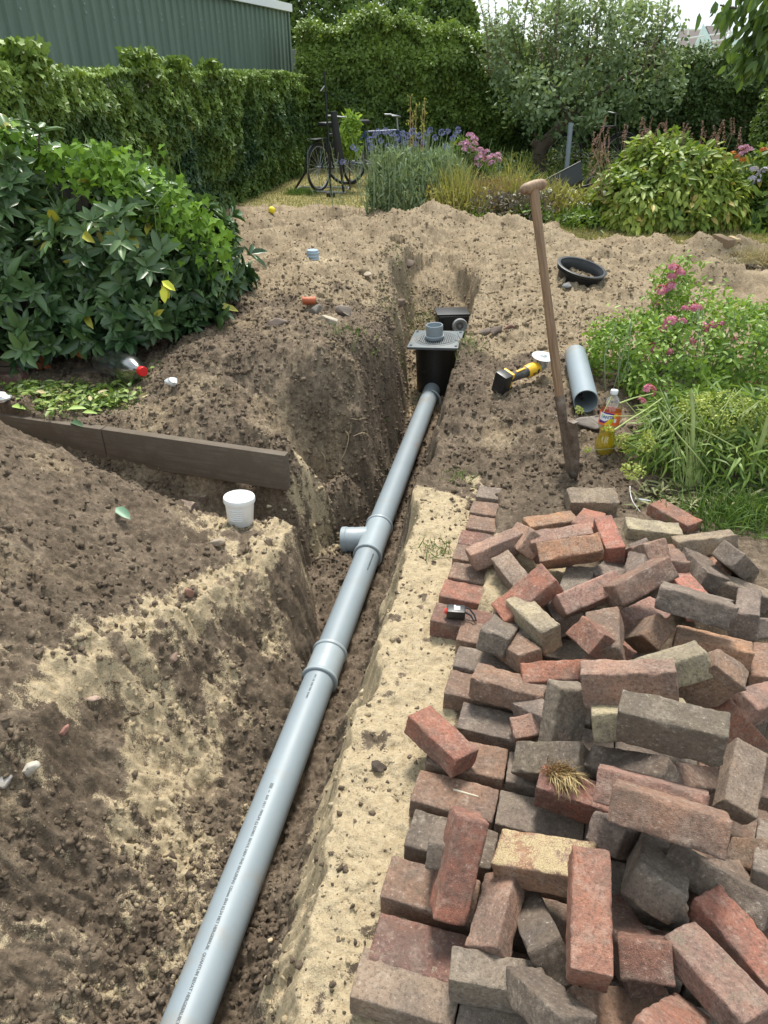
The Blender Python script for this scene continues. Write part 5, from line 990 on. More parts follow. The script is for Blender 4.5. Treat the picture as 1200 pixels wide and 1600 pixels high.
for i in range(14):
    mb = MB(); b_0 = np.array([RNG.uniform(-.5, .6), RNG.uniform(-.6, .1), gz(-2.1, 4.5)]); e = els[RNG.integers(0, len(els))]; mb.tube([b_0, (b_0+e[0])/2+rnd(1)[0]*.08, e[0]+rnd(1)[0]*.1], [.025, .018, .008], 7); mb.build('branch', BARK, rh)
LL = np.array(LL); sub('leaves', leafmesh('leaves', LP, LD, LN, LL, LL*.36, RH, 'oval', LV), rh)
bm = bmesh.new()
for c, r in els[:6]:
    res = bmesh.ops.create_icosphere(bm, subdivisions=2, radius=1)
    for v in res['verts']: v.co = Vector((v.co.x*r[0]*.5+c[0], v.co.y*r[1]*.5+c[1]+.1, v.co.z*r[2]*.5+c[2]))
me = bpy.data.meshes.new('shade_core'); bm.to_mesh(me); bm.free(); me.materials.append(DARKW); sub('shade_core', me, rh)  # solid dark blobs put inside the shrub as its black interior shade
# bright climbing weed over the shrub
vn = thing('climbing_weed', (RO[0], RO[1], 0), 'lime green climbing weed spreading over the top of the rhododendron', 'climber')
cen = [(C3(u, v, 4.55), s_) for u, v, s_ in [(150, 265, .15), (195, 275, .16), (235, 300, .15), (250, 340, .16), (215, 330, .14), (270, 370, .14), (170, 250, .10), (110, 260, .10), (320, 375, .11), (330, 420, .08), (300, 345, .12), (30, 235, .10), (230, 380, .10), (70, 250, .08), (10, 225, .12)]]
PP = np.vstack([c+np.clip(rnd(int(620*s_)), -1.6, 1.6)*s_*[.8, .6, .55] for c, s_ in cen]); n = len(PP)
sub('leaves', leafmesh('leaves', PP, rnd(n)*.6+[.1, -.4, -.5], rnd(n)*.5+[.2, -.8, .9], .055*(.6+.7*RNG.random(n)), .045, VN, 'ivy', .15+.75*RNG.random(n)), vn)
mb = MB()
for c, s_ in cen:
    for q in range(3): p = c+rnd(1)[0]*s_*.5; mb.tube([p-[0, 0, .15], p+rnd(1)[0]*.05, p+[RNG.normal()*.08, 0, s_*1.1]], [.003, .003, .0015], 5)
mb.build('stems', simple('green_stem', (.16, .24, .06), .6, .2, 40), vn)['kind'] = 'stuff'
for i, (u, v, c_, lb_) in enumerate([(255, 445, (.62, .62, .05), 'yellow dying leaf'), (118, 534, (.42, .13, .04), 'withered orange brown leaf'), (66, 557, (.36, .12, .05), 'curled reddish brown leaf')]):
    p = GY(u, v, 4.1+.0*i)-RO; o = sub('withered_leaf', leafmesh('withered_leaf', [p]*3+rnd(3)*.012, rnd(3)*.4+[.1, -.2, -1], rnd(3)*.2+[0, -1, .3], .09, .045, simple('dying_leaf', c_, .6, .2, 30, bmp=0), 'oval'), rh); o['label'] = lb_
# weeds and fallen leaves in front of the shrub
wl = lambda n, cs, s_: (lambda i: (cs[i][:, 0]+RNG.normal(size=n)*s_, cs[i][:, 1]+RNG.normal(size=n)*s_*.6))(RNG.integers(0, len(cs), n))
cs = np.array([hit(u, v)[:2] for u, v in [(60, 622), (100, 610), (120, 630), (160, 640), (185, 625), (40, 610), (140, 615), (90, 640), (200, 600)]])
X, Y = wl(520, cs, .07); n = len(X); PPw = np.stack([X, Y, gz(X, Y)+.01+.03*RNG.random(n)], -1)
tag(link('fallen_leaves', leafmesh('fallen_leaves', PPw, rnd(n)*[1, 1, .25], rnd(n)*.4+[0, -.2, 1], .05*(.5+.9*RNG.random(n)), .022, leafmat('fallen_leaf', (.08, .15, .03), (.33, .44, .10), .5, .2, (.6, .5, .25)), 'oval')), kind='stuff')
grass('weed_grass', 1500, lambda n: wl(n, cs, .09), .02, .09, GRN, .005, 1.2)
for i, (u, v, sz) in enumerate([(108, 645, .09), (130, 650, .08), (20, 640, .09), (112, 664, .10)]):
    p = hit(u, v)+[0, 0, .02]; o = link('dropped_leaf', leafmesh('dropped_leaf', [p], [[1, .2-.3*i, .05]], [[0, -.3, 1]], sz, sz*.38, simple('pale_green_leaf', (.30, .42, .10) if i < 3 else (.04, .09, .035), .5, .15, 30, bmp=0), 'oval'))
    tag(o, ['pale green dropped leaf in the middle of the weeds above the edging board', 'lighter dropped leaf just above the joint of the edging boards', 'dropped green leaf near the crumpled white plastic', 'dark green leaf lying on top of the edging board'][i], 'leaf')
p = hit(182, 797)+[0, 0, .012]; tag(link('dropped_leaf', leafmesh('dropped_leaf', [p], [[.8, -.6, -.2]], [[.2, -.5, 1]], .085, .04, simple('blue_green_leaf', (.13, .24, .15), .5, .2, 30, bmp=0), 'oval')), 'single blue green leaf lying on the dark spoil heap left of the tub', 'leaf')
# helpers for perennials
def stems(mb, pts, r=.004, sway=.05):
    for a_, b_ in pts: a_ = np.array(a_); b_ = np.array(b_); mb.tube([a_, (a_+b_)/2+rnd(1)[0]*sway*[1, 1, .2], b_], [r, r*.8, r*.5], 5)
def headcopy(name, proto, parent, locs, scl=(.8, 1.25)):
    for i, p in enumerate(locs):
        o = proto if i == 0 else proto.copy()
        if i: COL.objects.link(o)
        o.parent = parent; o.location = p; o.rotation_euler = (RNG.normal()*.3, RNG.normal()*.3, RNG.random()*6.28); o.scale = (RNG.uniform(*scl),)*3
def ballhead(name, r, col, n=150, spike=.3, jitter=0.):
    d = norm(rnd(n)); return link(name, leafmesh(name, d*r*.75, d+rnd(n)*.1, rnd(n), r*spike*1.6, r*.16, col, 'small'))
def domehead(name, r, mat, n=46, ps=.38):
    d = norm(rnd(n)); d[:, 2] = np.abs(d[:, 2])*.9; c = d*[r, r, r*.75]; P, D, N = [], [], []
    for i in range(n):
        x, y, z = frame(d[i])
        for k in range(5): a = k*1.2566+i; P.append(c[i]); D.append(x*math.cos(a)+y*math.sin(a)+z*.15); N.append(z)
    return link(name, leafmesh(name, P, D, N, r*ps, r*ps*.75, mat, 'petal'))
BLH = leafmat('thistle_blue', (.13, .14, .36), (.30, .32, .62), .7, .1); PKP = leafmat('phlox_pink', (.50, .16, .36), (.80, .50, .68), .6, .3); RSP = leafmat('deep_pink', (.55, .10, .22), (.80, .34, .48), .6, .3)
SILV = leafmat('grey_green_leaf', (.11, .18, .08), (.36, .46, .25), .6, .3); YGL = leafmat('yellow_green_leaf', (.16, .19, .05), (.48, .46, .14), .6, .35); MGL = leafmat('mid_green_leaf', (.05, .11, .02), (.22, .33, .06), .5, .3, (.5, .45, .1))
STG = simple('pale_green_stem', (.25, .32, .17), .7, .2, 40); STB = simple('dry_stem', (.40, .27, .14), .8, .25, 40)
# blue globe thistles
def clump(name, u, v, y, lab_, cat): o = GY(u, v, y); o[2] = 0; t = thing(name, (o[0], o[1], 0), lab_, cat); return t, np.array([o[0], o[1], 0])
th, TO = clump('globe_thistle', 640, 335, 10.0, 'tall grey green clump of blue globe thistles left of the pink flowers', 'plant')
q3 = lambda u, v, y, O: GY(u, v, y)-O
els = [(q3(635, 290, 10.1, TO), (.50, .4, .42)), (q3(690, 285, 10.2, TO), (.35, .4, .40)), (q3(600, 305, 10., TO), (.28, .3, .30)), (q3(650, 320, 9.9, TO), (.55, .35, .25)), (q3(650, 275, 10.3, TO), (.45, .3, .22))]
P, N = blobpts(els, 8000, .95); n = len(P); P = displace_pts(P, N, .16, 2.5); sub('leaves', leafmesh('leaves', P, rnd(n)*.5+[0, -.1, .9], N+rnd(n), .10*(.5+.8*RNG.random(n)), .022, SILV, 'blade'), th)
hp = [(585, 212), (595, 220), (612, 208), (620, 215), (633, 222), (645, 205), (655, 212), (667, 209), (578, 218), (640, 235), (606, 228), (700, 205), (712, 210), (690, 207), (672, 203), (551, 230), (556, 233), (535, 253), (629, 208), (650, 225), (662, 222), (602, 205), (617, 233), (697, 229), (716, 203), (680, 215), (590, 206), (637, 212), (707, 216), (580, 230)]
locs = [q3(u, v, 10.1+RNG.uniform(-.25, .25), TO) for u, v in hp]; mb = MB(); stems(mb, [(p*[.55, .6, 0]+[0, 0, .15], p) for p in locs], .007); [stems(mb, [(np.array([x_, y_, .1]), np.array([x_*1.1, y_, RNG.uniform(.6, 1.0)]))], .004) for x_, y_ in zip(RNG.normal(size=170)*.38, RNG.normal(size=170)*.2)]; mb.build('stems', STG, th)['kind'] = 'stuff'
headcopy('flower_head', ballhead('flower_head', .032, BLH), th, locs, (.85, 1.2))
# pink phlox
ph_, PO = clump('phlox', 745, 320, 10.6, 'pink flowering phlox behind the dry grasses', 'plant')
els = [(q3(735, 290, 10.6, PO), (.35, .3, .30)), (q3(765, 300, 10.6, PO), (.30, .3, .25)), (q3(720, 255, 10.7, PO), (.22, .3, .3))]
P, N = blobpts(els, 3200, .8); n = len(P); sub('leaves', leafmesh('leaves', P, rnd(n)*.8+[0, 0, .3], N+rnd(n)*.6, .09, .03, MGL, 'oval'), ph_)
locs = [q3(u, v, 10.5+RNG.uniform(-.15, .15), PO) for u, v in [(735, 213), (728, 222), (742, 225), (750, 235), (760, 238), (770, 244), (778, 243), (738, 235), (725, 235), (748, 248), (757, 252), (768, 255), (779, 250), (741, 218), (730, 228), (752, 243), (745, 258), (735, 247), (722, 226), (764, 248)]]
mb = MB(); stems(mb, [(p*[.7, .7, .3], p) for p in locs], .005); mb.build('stems', STG, ph_)['kind'] = 'stuff'; headcopy('flower_head', domehead('flower_head', .045, PKP, 24, .42), ph_, locs)
# dry yellow grasses and seed stems
dg, DO = clump('dry_grasses', 775, 350, 9.6, 'yellowing dry grasses and brown seed stems behind the spade handle', 'grasses')
for k, (mt, cnt, zz, col_w) in enumerate([(YGL, 2600, .55, .010), (leafmat('brown_seed', (.22, .13, .06), (.52, .36, .18), .8, .2), 2200, .50, .008)]):
    xx = RNG.uniform(-.75, .85, cnt); g0 = np.stack([xx, RNG.normal(size=cnt)*.22+.1, .0*xx], -1); L = zz*(.3+.8*RNG.random(cnt)+.9*np.clip(fbm(xx, 0*xx, 5+k, 2, 3), -.3, .6))*(1-.25*np.abs(xx)); D = rnd(cnt)*.30+[0, 0, 1]
    sub('blades', leafmesh('blades', g0+[0, 0, .02], D, rnd(cnt)*[1, 1, .1], L, col_w, mt, 'blade'), dg)
    if k: h_ = (D/np.linalg.norm(D, axis=1)[:, None])*L[:, None]+g0; hp_ = np.repeat(h_[:700], 5, 0)-RNG.random((3500, 1))*[0, 0, .18]; sub('seed_heads', leafmesh('seed_heads', hp_, rnd(3500)*.5+[0, 0, .6], rnd(3500), .03, .012, mt, 'small'), dg)
cnt = 2600; P = np.stack([RNG.uniform(-.9, 1.3, cnt), RNG.normal(size=cnt)*.18-.05, RNG.random(cnt)**1.5*.38], -1); sub('low_leaves', leafmesh('low_leaves', P, rnd(cnt)*.7+[0, 0, .4], rnd(cnt)+[0, 0, .5], .07, .022, YGL, 'oval', .2+.8*RNG.random(cnt)), dg)
lo, LO = clump('bed_edging_plants', 900, 355, 9.1, 'low mixed green plants along the front of the flower bed', 'plants')
cnt = 7000; xx = RNG.uniform(-1.6, 1.0, cnt); hh = .26*(.35+.65*(fbm(xx, 0*xx, 4, 3, 2.2)+.5)); P = np.stack([xx, RNG.normal(size=cnt)*.22+.15-.0*xx, RNG.random(cnt)*hh], -1); sub('leaves', leafmesh('leaves', P, rnd(cnt)*.8+[0, 0, .3], rnd(cnt)*.7+[0, 0, .8], .075*(.4+.8*RNG.random(cnt)), .03, MGL, 'oval', np.clip(.3+.5*fbm(xx, P[:, 1], 1, 2, 3)+.4*RNG.random(cnt), 0, 1)), lo)
PUR2 = leafmat('purplish_leaf', (.07, .06, .05), (.20, .17, .11), .6, .2); cnt = 1400; P = np.stack([RNG.normal(size=cnt)*.22-.75, RNG.normal(size=cnt)*.15, RNG.random(cnt)*.38], -1); sub('brownish_leaves', leafmesh('brownish_leaves', P, rnd(cnt)*.8+[0, 0, .3], rnd(cnt), .06, .025, PUR2, 'oval'), lo)
mb = MB(); locs = []
for i in range(16): p = np.array([RNG.uniform(-1.3, .3), RNG.uniform(-.1, .3), RNG.uniform(.2, .45)]); locs.append(p); stems(mb, [(p*[1, 1, 0], p)], .004)
mb.build('stems', STG, lo)['kind'] = 'stuff'; headcopy('white_flower', domehead('white_flower', .018, leafmat('white_petal', (.7, .68, .6), (.85, .84, .8), .6, .3), 8, .8), lo, locs)
# low green filling behind the bed and under the hedges
fl, FO = clump('shade_plants', 900, 290, 13.0, 'dark low growth under the apple tree in front of the hedge', 'plants')
cnt = 16000; xx = RNG.uniform(-2.6, 6., cnt); yy = RNG.uniform(-2.0, 2.3, cnt); P = np.stack([xx, yy, RNG.random(cnt)**1.3*(.32+.2*fbm(xx, yy, 3, 2, 1.2))], -1); sub('leaves', leafmesh('leaves', P, rnd(cnt)*.8+[0, 0, .5], rnd(cnt)*.7+[0, 0, .6], .11*(.5+.8*RNG.random(cnt)), .035, leafmat('shade_leaf', (.04, .075, .02), (.17, .24, .06), .6, .25, (.4, .36, .12)), 'oval'), fl)
# big leafy bush with reddish flower spikes
pe, EO = clump('knotweed_bush', 1050, 365, 9.3, 'big rounded bush with yellowing drooping leaves and thin reddish flower spikes', 'bush')
els = [(q3(1045, 300, 9.4, EO), (.78, .7, .50)), (q3(990, 315, 9.2, EO), (.45, .5, .38)), (q3(1105, 315, 9.2, EO), (.48, .5, .36)), (q3(1050, 262, 9.6, EO), (.60, .55, .34)), (q3(1045, 340, 9.0, EO), (.75, .4, .26))]
PEL = leafmat('knotweed_leaf', (.11, .21, .035), (.44, .52, .10), .5, .3, (.62, .50, .16)); P, N = blobpts(els, 9500, .4); n = len(P); P = displace_pts(P, N, .17, 2.4)
vv = np.clip(.25+.5*(-N[:, 2]*.5+.3)+.3*fbm(P[:, 0], P[:, 1], P[:, 2], 3, 2)+.35*(RNG.random(n)-.3), 0, .9); vv = np.where(RNG.random(n) < .08*(1-N[:, 2]), .98, vv)
sub('leaves', leafmesh('leaves', P, N*.7+rnd(n)*.45+[0, 0, -.75], N+rnd(n)*.35+[0, 0, .5], .125*(.5+.7*RNG.random(n)), .052, PEL, 'oval', vv), pe)
SPK = leafmat('reddish_spike', (.26, .13, .10), (.46, .29, .24), .8, .1); n = 70; a = np.repeat(np.linspace(0, 1, 14), 5); d = norm(rnd(70)); sk_ = link('flower_spike', leafmesh('flower_spike', np.stack([0*a, 0*a, a*.17-.08], -1)+d*.003, d*[1, 1, .3]+[0, 0, .5], rnd(70), .013, .007, SPK, 'small'))
locs = [q3(RNG.uniform(925, 1160), RNG.uniform(195, 232), 9.6+RNG.uniform(-.3, .4), EO) for i in range(58)]+[q3(u, v, 9.0, EO) for u, v in [(925, 250), (930, 262), (940, 240), (922, 270), (945, 228), (935, 285), (950, 250)]]
mb = MB(); stems(mb, [(p*[.85, .9, .5], p-[0, 0, .06]) for p in locs], .004, .03); mb.build('stems', simple('reddish_stem', (.30, .2, .12), .7, .2, 40), pe)['kind'] = 'stuff'; headcopy('flower_spike', sk_, pe, locs, (.8, 1.3))
# right end of the bed: pink, orange and lilac flowers over broad leaves
mxp, MO = clump('mixed_flowers', 1185, 350, 9.2, 'mixed pink, orange and lilac flowers over broad leaves at the right edge', 'plants')
els = [(q3(1185, 330, 9.2, MO), (.35, .4, .35)), (q3(1205, 290, 9.4, MO), (.3, .4, .45)), (q3(1180, 370, 8.9, MO), (.30, .3, .18))]
P, N = blobpts(els, 2600, .6); n = len(P); sub('leaves', leafmesh('leaves', P, rnd(n)*.7+[0, 0, .2], N+rnd(n)*.5+[0, 0, .4], .15*(.5+.7*RNG.random(n)), .055, MGL, 'oval'), mxp)
for nm, mt, pts in [('pink_flower', PKP, [(1165, 230), (1160, 240), (1170, 235), (1158, 232)]), ('orange_flower', leafmat('orange_petal', (.5, .12, .04), (.7, .3, .08), .6, .3), [(1145, 240), (1152, 246), (1160, 250), (1192, 235)]), ('lilac_flower', leafmat('lilac_petal', (.45, .42, .62), (.72, .68, .85), .6, .3), [(1178, 265), (1185, 275), (1175, 280), (1192, 268), (1183, 285)])]:
    locs = [q3(u, v, 9.1, MO) for u, v in pts]; headcopy(nm, domehead(nm, .04, mt, 20, .45), mxp, locs)
# flowering weeds at the right, close by
rw = thing('pink_flower_bush', (1.9, 4.2, 0), 'sprawling bush with clusters of small deep pink flowers at the right', 'bush'); WO = np.array([1.9, 4.2, 0])
q4 = lambda u, v, y: GY(u, v, y-.42)-WO
els = [(q4(1000, 555, 4.3), (.26, .3, .20)), (q4(1060, 560, 4.2), (.30, .35, .22)), (q4(1130, 545, 4.3), (.36, .4, .24)), (q4(1200, 560, 4.3), (.35, .4, .28)), (q4(960, 535, 4.4), (.14, .2, .12)), (q4(1045, 610, 4.0), (.25, .2, .14)), (q4(1040, 500, 4.5), (.12, .15, .16)), (q4(1050, 460, 4.6), (.10, .1, .10)), (q4(1062, 432, 4.7), (.09, .1, .08)), (q4(1190, 620, 4.1), (.3, .2, .2))]
BRL = leafmat('fresh_leaf', (.08, .19, .03), (.34, .50, .09), .45, .35, (.62, .58, .12)); P, N = blobpts(els, 13000, .75); n = len(P); P = displace_pts(P, N, .11, 5); P[:, 2] += .05*RNG.random(n)**3
sub('leaves', leafmesh('leaves', P, rnd(n)*.7+[0, 0, .15], N+rnd(n)*.5+[0, -.2, .5], .036*(.4+1.0*RNG.random(n)), .017, BRL, 'oval', np.clip(.3+.35*fbm(P[:, 0], P[:, 1], P[:, 2], 3, 5)+.35*RNG.random(n), 0, .97)), rw)
pk = [(1050, 432), (1063, 427), (1047, 448), (1033, 454), (1024, 473), (1081, 478), (1087, 482), (1048, 502), (1040, 510), (1035, 515), (1068, 502), (1078, 535), (1046, 550), (1115, 508), (1128, 507), (1145, 530), (1184, 535), (1162, 565), (1164, 558), (1172, 600), (1177, 602), (1015, 610), (1003, 627), (1020, 545), (1105, 518), (1100, 510), (1053, 420), (1070, 482)]
locs = [q4(u, v, 4.15 if v > 480 else 4.5) for u, v in pk]; locs[21] = q4(1015, 610, 3.7); locs[22] = q4(1003, 627, 3.65)
mb = MB(); stems(mb, [(p*[.92, .95, .7]+[0, .03, -.05], p) for p in locs], .003, .02)
for i in range(60): p = q4(RNG.uniform(960, 1200), RNG.uniform(500, 620), 4.1); mb.tube([p*[1, 1, .2], p*[1, 1, .6]+rnd(1)[0]*.03, p+[0, 0, .06]], .0028, 5)
mb.build('stems', STG, rw)['kind'] = 'stuff'; headcopy('flower_head', domehead('flower_head', .024, RSP, 30, .42), rw, locs, (.7, 1.4))
# drooping weeds and their stalks in front
ww = thing('drooping_weed', (1.35, 2.8, 0), 'floppy tall weeds with narrow leaves and pale tied stalks at the right', 'weeds'); XO = np.array([1.35, 2.8, 0])
q5 = lambda u, v, y: GY(u, v, 2.66+(y-3.0)*.5)-XO
NRW = leafmat('narrow_leaf', (.07, .14, .03), (.28, .40, .09), .5, .3); FLW = leafmat('tiny_green_flower', (.28, .36, .06), (.60, .66, .20), .6, .3)
els = [(q5(1080, 650, 3.6), (.18, .16, .10)), (q5(1120, 660, 3.6), (.30, .25, .14)), (q5(1080, 700, 3.4), (.24, .2, .13)), (q5(1150, 710, 3.35), (.28, .25, .16)), (q5(1050, 700, 3.3), (.06, .08, .09)), (q5(1200, 680, 3.4), (.25, .25, .2)), (q5(1170, 745, 3.25), (.25, .2, .10)),]
P, N = blobpts(els, 4600, .8); n = len(P); sub('leaves', leafmesh('leaves', P, N*[.6, .6, 0]+rnd(n)*.5+[0, -.1, -.4], rnd(n)+N, .10*(.5+.8*RNG.random(n)), .011, NRW, 'blade'), ww)
fe = [(q5(1130, 650, 3.45), (.20, .15, .10)), (q5(1180, 660, 3.4), (.16, .15, .10)), (q5(1090, 640, 3.5), (.10, .1, .06)), (q5(1110, 680, 3.35), (.12, .1, .07)), (q5(1010, 690, 3.1), (.03, .03, .05)), (q5(990, 735, 3.0), (.05, .05, .03)), (q5(1160, 700, 3.3), (.15, .1, .07))]
P, N = blobpts(fe, 7500, .9); n = len(P); sub('tiny_flowers', leafmesh('tiny_flowers', P, rnd(n), rnd(n), .013, .010, FLW, 'small'), ww)
mb = MB()
def st(pts, r): W3 = [q5(u, v, y) for u, v, y in pts]; mb.tube(W3, [r*(1-.35*i/len(W3)) for i in range(len(W3))], 8)
st([(1076, 775, 3.0), (1078, 730, 3.05), (1082, 690, 3.1), (1083, 650, 3.2), (1080, 610, 3.3)], .011); st([(1083, 775, 3.0), (1084, 720, 3.1), (1082, 660, 3.2)], .008)
st([(1168, 765, 3.0), (1175, 730, 3.0), (1190, 690, 3.0), (1202, 650, 3.05)], .012); st([(1135, 775, 2.95), (1110, 740, 3.0), (1088, 712, 3.0), (1060, 680, 3.1), (1030, 640, 3.3)], .004)
st([(1155, 770, 2.95), (1162, 735, 3.0), (1150, 700, 3.05), (1115, 680, 3.1), (1070, 660, 3.2)], .0035)
st([(960, 672, 2.98), (985, 655, 3.1), (1010, 640, 3.3), (1035, 622, 3.4)], .004); st([(968, 630, 3.1), (990, 622, 3.3), (1020, 615, 3.5)], .0035)
st([(955, 620, 3.15), (940, 650, 3.05), (1000, 650, 3.2)], .002)
for i in range(70): u = RNG.uniform(1000, 1200); v = RNG.uniform(640, 760); st([(u, v+25, 3.2), (u+RNG.normal()*10, v, 3.2), (u+RNG.normal()*30, v-35, 3.3)], .0022)
for i in range(34): u = 1080+RNG.normal()*9; st([(u, 772, 3.0), (u+RNG.normal()*4, 742, 3.02), (u+RNG.normal()*14, 700+RNG.normal()*12, 3.1)], .0028)
mb.build('stalks', simple('yellow_green_stalk', (.30, .36, .12), .6, .2, 40), ww)['kind'] = 'stuff'
# cut, wilting straw lying about
n = 240; P = []; 
for i in range(n): u, v = RNG.uniform(1000, 1195), RNG.uniform(755, 800); P.append(hit(u, v)+[0, 0, .01])
tag(link('wilted_leaves', leafmesh('wilted_leaves', P, rnd(n)*[1, 1, .2], rnd(n)*.4+[0, 0, 1], .09*(.4+.8*RNG.random(n)), .012, leafmat('wilted_leaf', (.10, .12, .05), (.34, .34, .16), .7, .2), 'blade')), kind='stuff')
wb = thing('small_flowering_weed', hit(1000, 700), 'low spindly weed with tiny pale green flowers right of the soda bottle', 'weed'); WB = np.array(wb.location)
fe = [(GY(u, v, y)-WB, (r_, r_, r_*.7)) for u, v, y, r_ in [(905, 640, 3.2, .018), (918, 704, 2.90, .014), (975, 690, 3.05, .05), (985, 700, 3.0, .04), (990, 740, 2.95, .05), (950, 670, 3.0, .02)]]
P, N = blobpts(fe, 900, .95); n = len(P); sub('leaves', leafmesh('leaves', P, rnd(n), rnd(n), .014, .009, FLW, 'small'), wb)
mb = MB(); stems(mb, [((0, 0, 0), e[0]) for e in fe], .0018, .02); mb.build('stems', STG, wb)['kind'] = 'stuff'
n = 900; g = GY(1185, 432, 7.0); cl_ = thing('grass_clod', (g[0], g[1], gz(g[0], g[1])), 'upturned dark sod with dry grass at the right edge of the bare soil', 'sod'); gg = np.array(cl_.location)
V, Fc = rock(77, 3); V = V*[.42, .22, .14]*(1+.2*fbm(V[:, 0]*2, V[:, 1]*2, V[:, 2]*2, 4, 2)[:, None]); sub('earth', npmesh('earth', V, Fc, simple('dark_earth', (.085, .062, .045), .95, .3, 20, bmp=.8, bdist=.01), True), cl_)
P = rnd(n)*[.18, .1, .03]+[.1, .02, .12]; sub('dry_grass', leafmesh('dry_grass', P, rnd(n)*.6+[0, -.2, .3], rnd(n), .14, .004, leafmat('straw', (.24, .20, .09), (.55, .46, .24), .7, .2), 'blade'), cl_)
sp2 = thing('sapling', (*GY(547, 300, 12.4)[:2], 0), 'small lime green sapling beside the dark bicycle', 'sapling'); SO = np.array(sp2.location)
els = [(GY(545, 215, 12.4)-SO, (.16, .15, .28)), (GY(549, 190, 12.4)-SO, (.12, .1, .14)), (GY(552, 232, 12.4)-SO, (.10, .1, .12))]; P, N = blobpts(els, 650, .9); n = len(P)
sub('crown', leafmesh('crown', P, rnd(n)*.5+[0, 0, -.3], rnd(n)+[0, -.5, .5], .09, .04, leafmat('lime_leaf', (.14, .26, .03), (.42, .60, .10), .5, .4), 'oval'), sp2); mb = MB(); mb.tube([(0, 0, 0), (0, 0, .6), (-.02, 0, 1.25)], [.012, .010, .005], 7); mb.build('trunk', BARK, sp2)
hp3 = thing('tall_seed_stalks', (*GY(650, 300, 11.5)[:2], 0), 'few tall pale seed stalks standing behind the blue thistles', 'plant'); SO = np.array(hp3.location); mb = MB(); PP = []
for u, v in [(641, 150), (650, 165), (664, 155), (660, 170), (645, 175)]: p = GY(u, v, 11.5)-SO; mb.tube([(p[0]*.6, 0, 0), p*[.9, 1, .6], p], [.008, .006, .004], 5); PP += [p-[RNG.normal()*.02, 0, t*.45] for t in RNG.random(26)]
mb.build('stalks', STB, hp3)['kind'] = 'stuff'; n = len(PP); sub('seed_heads', leafmesh('seed_heads', PP, rnd(n)*.4+[0, 0, .8], rnd(n), .05, .02, YGL, 'small'), hp3)['kind'] = 'stuff'
# ---------------------------------------------------------------- bicycles and bits at the back
TYR = simple('black_rubber', (.02, .02, .02), .8, .2, 40); RIM = simple('dull_rim', (.35, .36, .37), .4, .1, 40, metal=.6)
def bicycle(loc, yaw, col, lab_, lean=0.):
    b = thing('bicycle', loc, lab_, 'bicycle', None, (lean, 0, yaw)); FR = simple('bicycle_paint', col, .35, .1, 20)
    for x in (-.53, .53):
        w = thing('wheel', (x, 0, .345), None, None); w.parent = b; mb = MB(); th = np.linspace(0, 2*math.pi, 37)
        mb.tube([(.325*math.cos(t), 0, .325*math.sin(t)) for t in th], .020, 8, False); mb.build('tyre', TYR, w)
        mb = MB(); mb.tube([(.300*math.cos(t), 0, .300*math.sin(t)) for t in th], .010, 6, False); mb.tube([(0, -.04, 0), (0, .04, 0)], .022, 10)
        mb.build('rim', RIM, w); mb = MB()
        for k in range(24): t = k*math.pi/12; mb.tube([(.02*math.cos(t), .02*(-1)**k, .02*math.sin(t)), (.3*math.cos(t), 0, .3*math.sin(t))], .0028, 4)
        sp__ = mb.build('spokes', RIM, w)
        mb = MB(); mb.tube([(.365*math.cos(t), 0, .365*math.sin(t)) for t in np.linspace(.2, 2.9, 16)], .014, 6); mb.build('mudguard', BLK, w)
    mb = MB(); BB = (-.08, 0, .30); ST = (-.22, 0, .78); HT = (.36, 0, .80); HB = (.40, 0, .66)
    for a_, c_q in [(BB, ST), (ST, HT), (BB, HB), (HT, HB)]: mb.tube([a_, c_q], .020, 10)
    for s in (-.05, .05): mb.tube([(BB[0], s*.6, BB[2]), (-.53, s, .345)], .010, 8); mb.tube([(ST[0], s*.4, .76), (-.53, s, .345)], .009, 8); mb.tube([(HB[0], s*.8, HB[2]), (.53, s, .345)], .012, 8)
    mb.build('frame', FR, b)
    mb = MB(); mb.tube([(.345, 0, .80), (.33, 0, .98)], .014, 8); mb.tube([(.18, -.28, 1.02), (.27, -.26, 1.02), (.36, -.10, 1.0), (.36, .10, 1.0), (.27, .26, 1.02), (.18, .28, 1.02)], .012, 8); mb.build('handlebar', RIM, b)
    mb = MB(); mb.tube([(-.22, 0, .78), (-.25, 0, .90)], .013, 8); mb.box((-.27, 0, .93), (.27, .15, .06), bev=.025); mb.build('saddle', BLK, b)
    mb = MB(); mb.lathe([(.09, -.01), (.09, .01)], 24, (BB[0], .06, BB[2]), (0, 1, 0), True); mb.tube([(BB[0], -.08, BB[2]), (BB[0], .08, BB[2])], .02, 8); mb.tube([(BB[0], .07, .30), (.07, .08, .22), (.07, .15, .22)], .012, 6); mb.tube([(BB[0], -.07, .30), (-.23, -.08, .38), (-.23, -.15, .38)], .012, 6); mb.build('crank', RIM, b)
    mb = MB(); mb.box((-.52, 0, .74), (.36, .14, .02), bev=.005); mb.tube([(-.36, .06, .74), (-.53, .07, .36)], .006, 6); mb.tube([(-.36, -.06, .74), (-.53, -.07, .36)], .006, 6); mb.build('rack', BLK, b)
    return b
g = GY(522, 298, 12.6); bicycle((g[0]+.05, 12.7, 0), R(62), (.015, .02, .03), 'dark bicycle parked near the ivy, left of the lime sapling')
g = GY(590, 296, 13.2); bicycle((g[0], 13.2, 0), R(12), (.02, .05, .14), 'dark blue bicycle half hidden behind the blue globe thistles')
g = GY(915, 270, 14.6); bicycle((g[0], 14.3, .0), R(6), (.02, .02, .022), 'black bicycle parked in the shade under the apple tree')
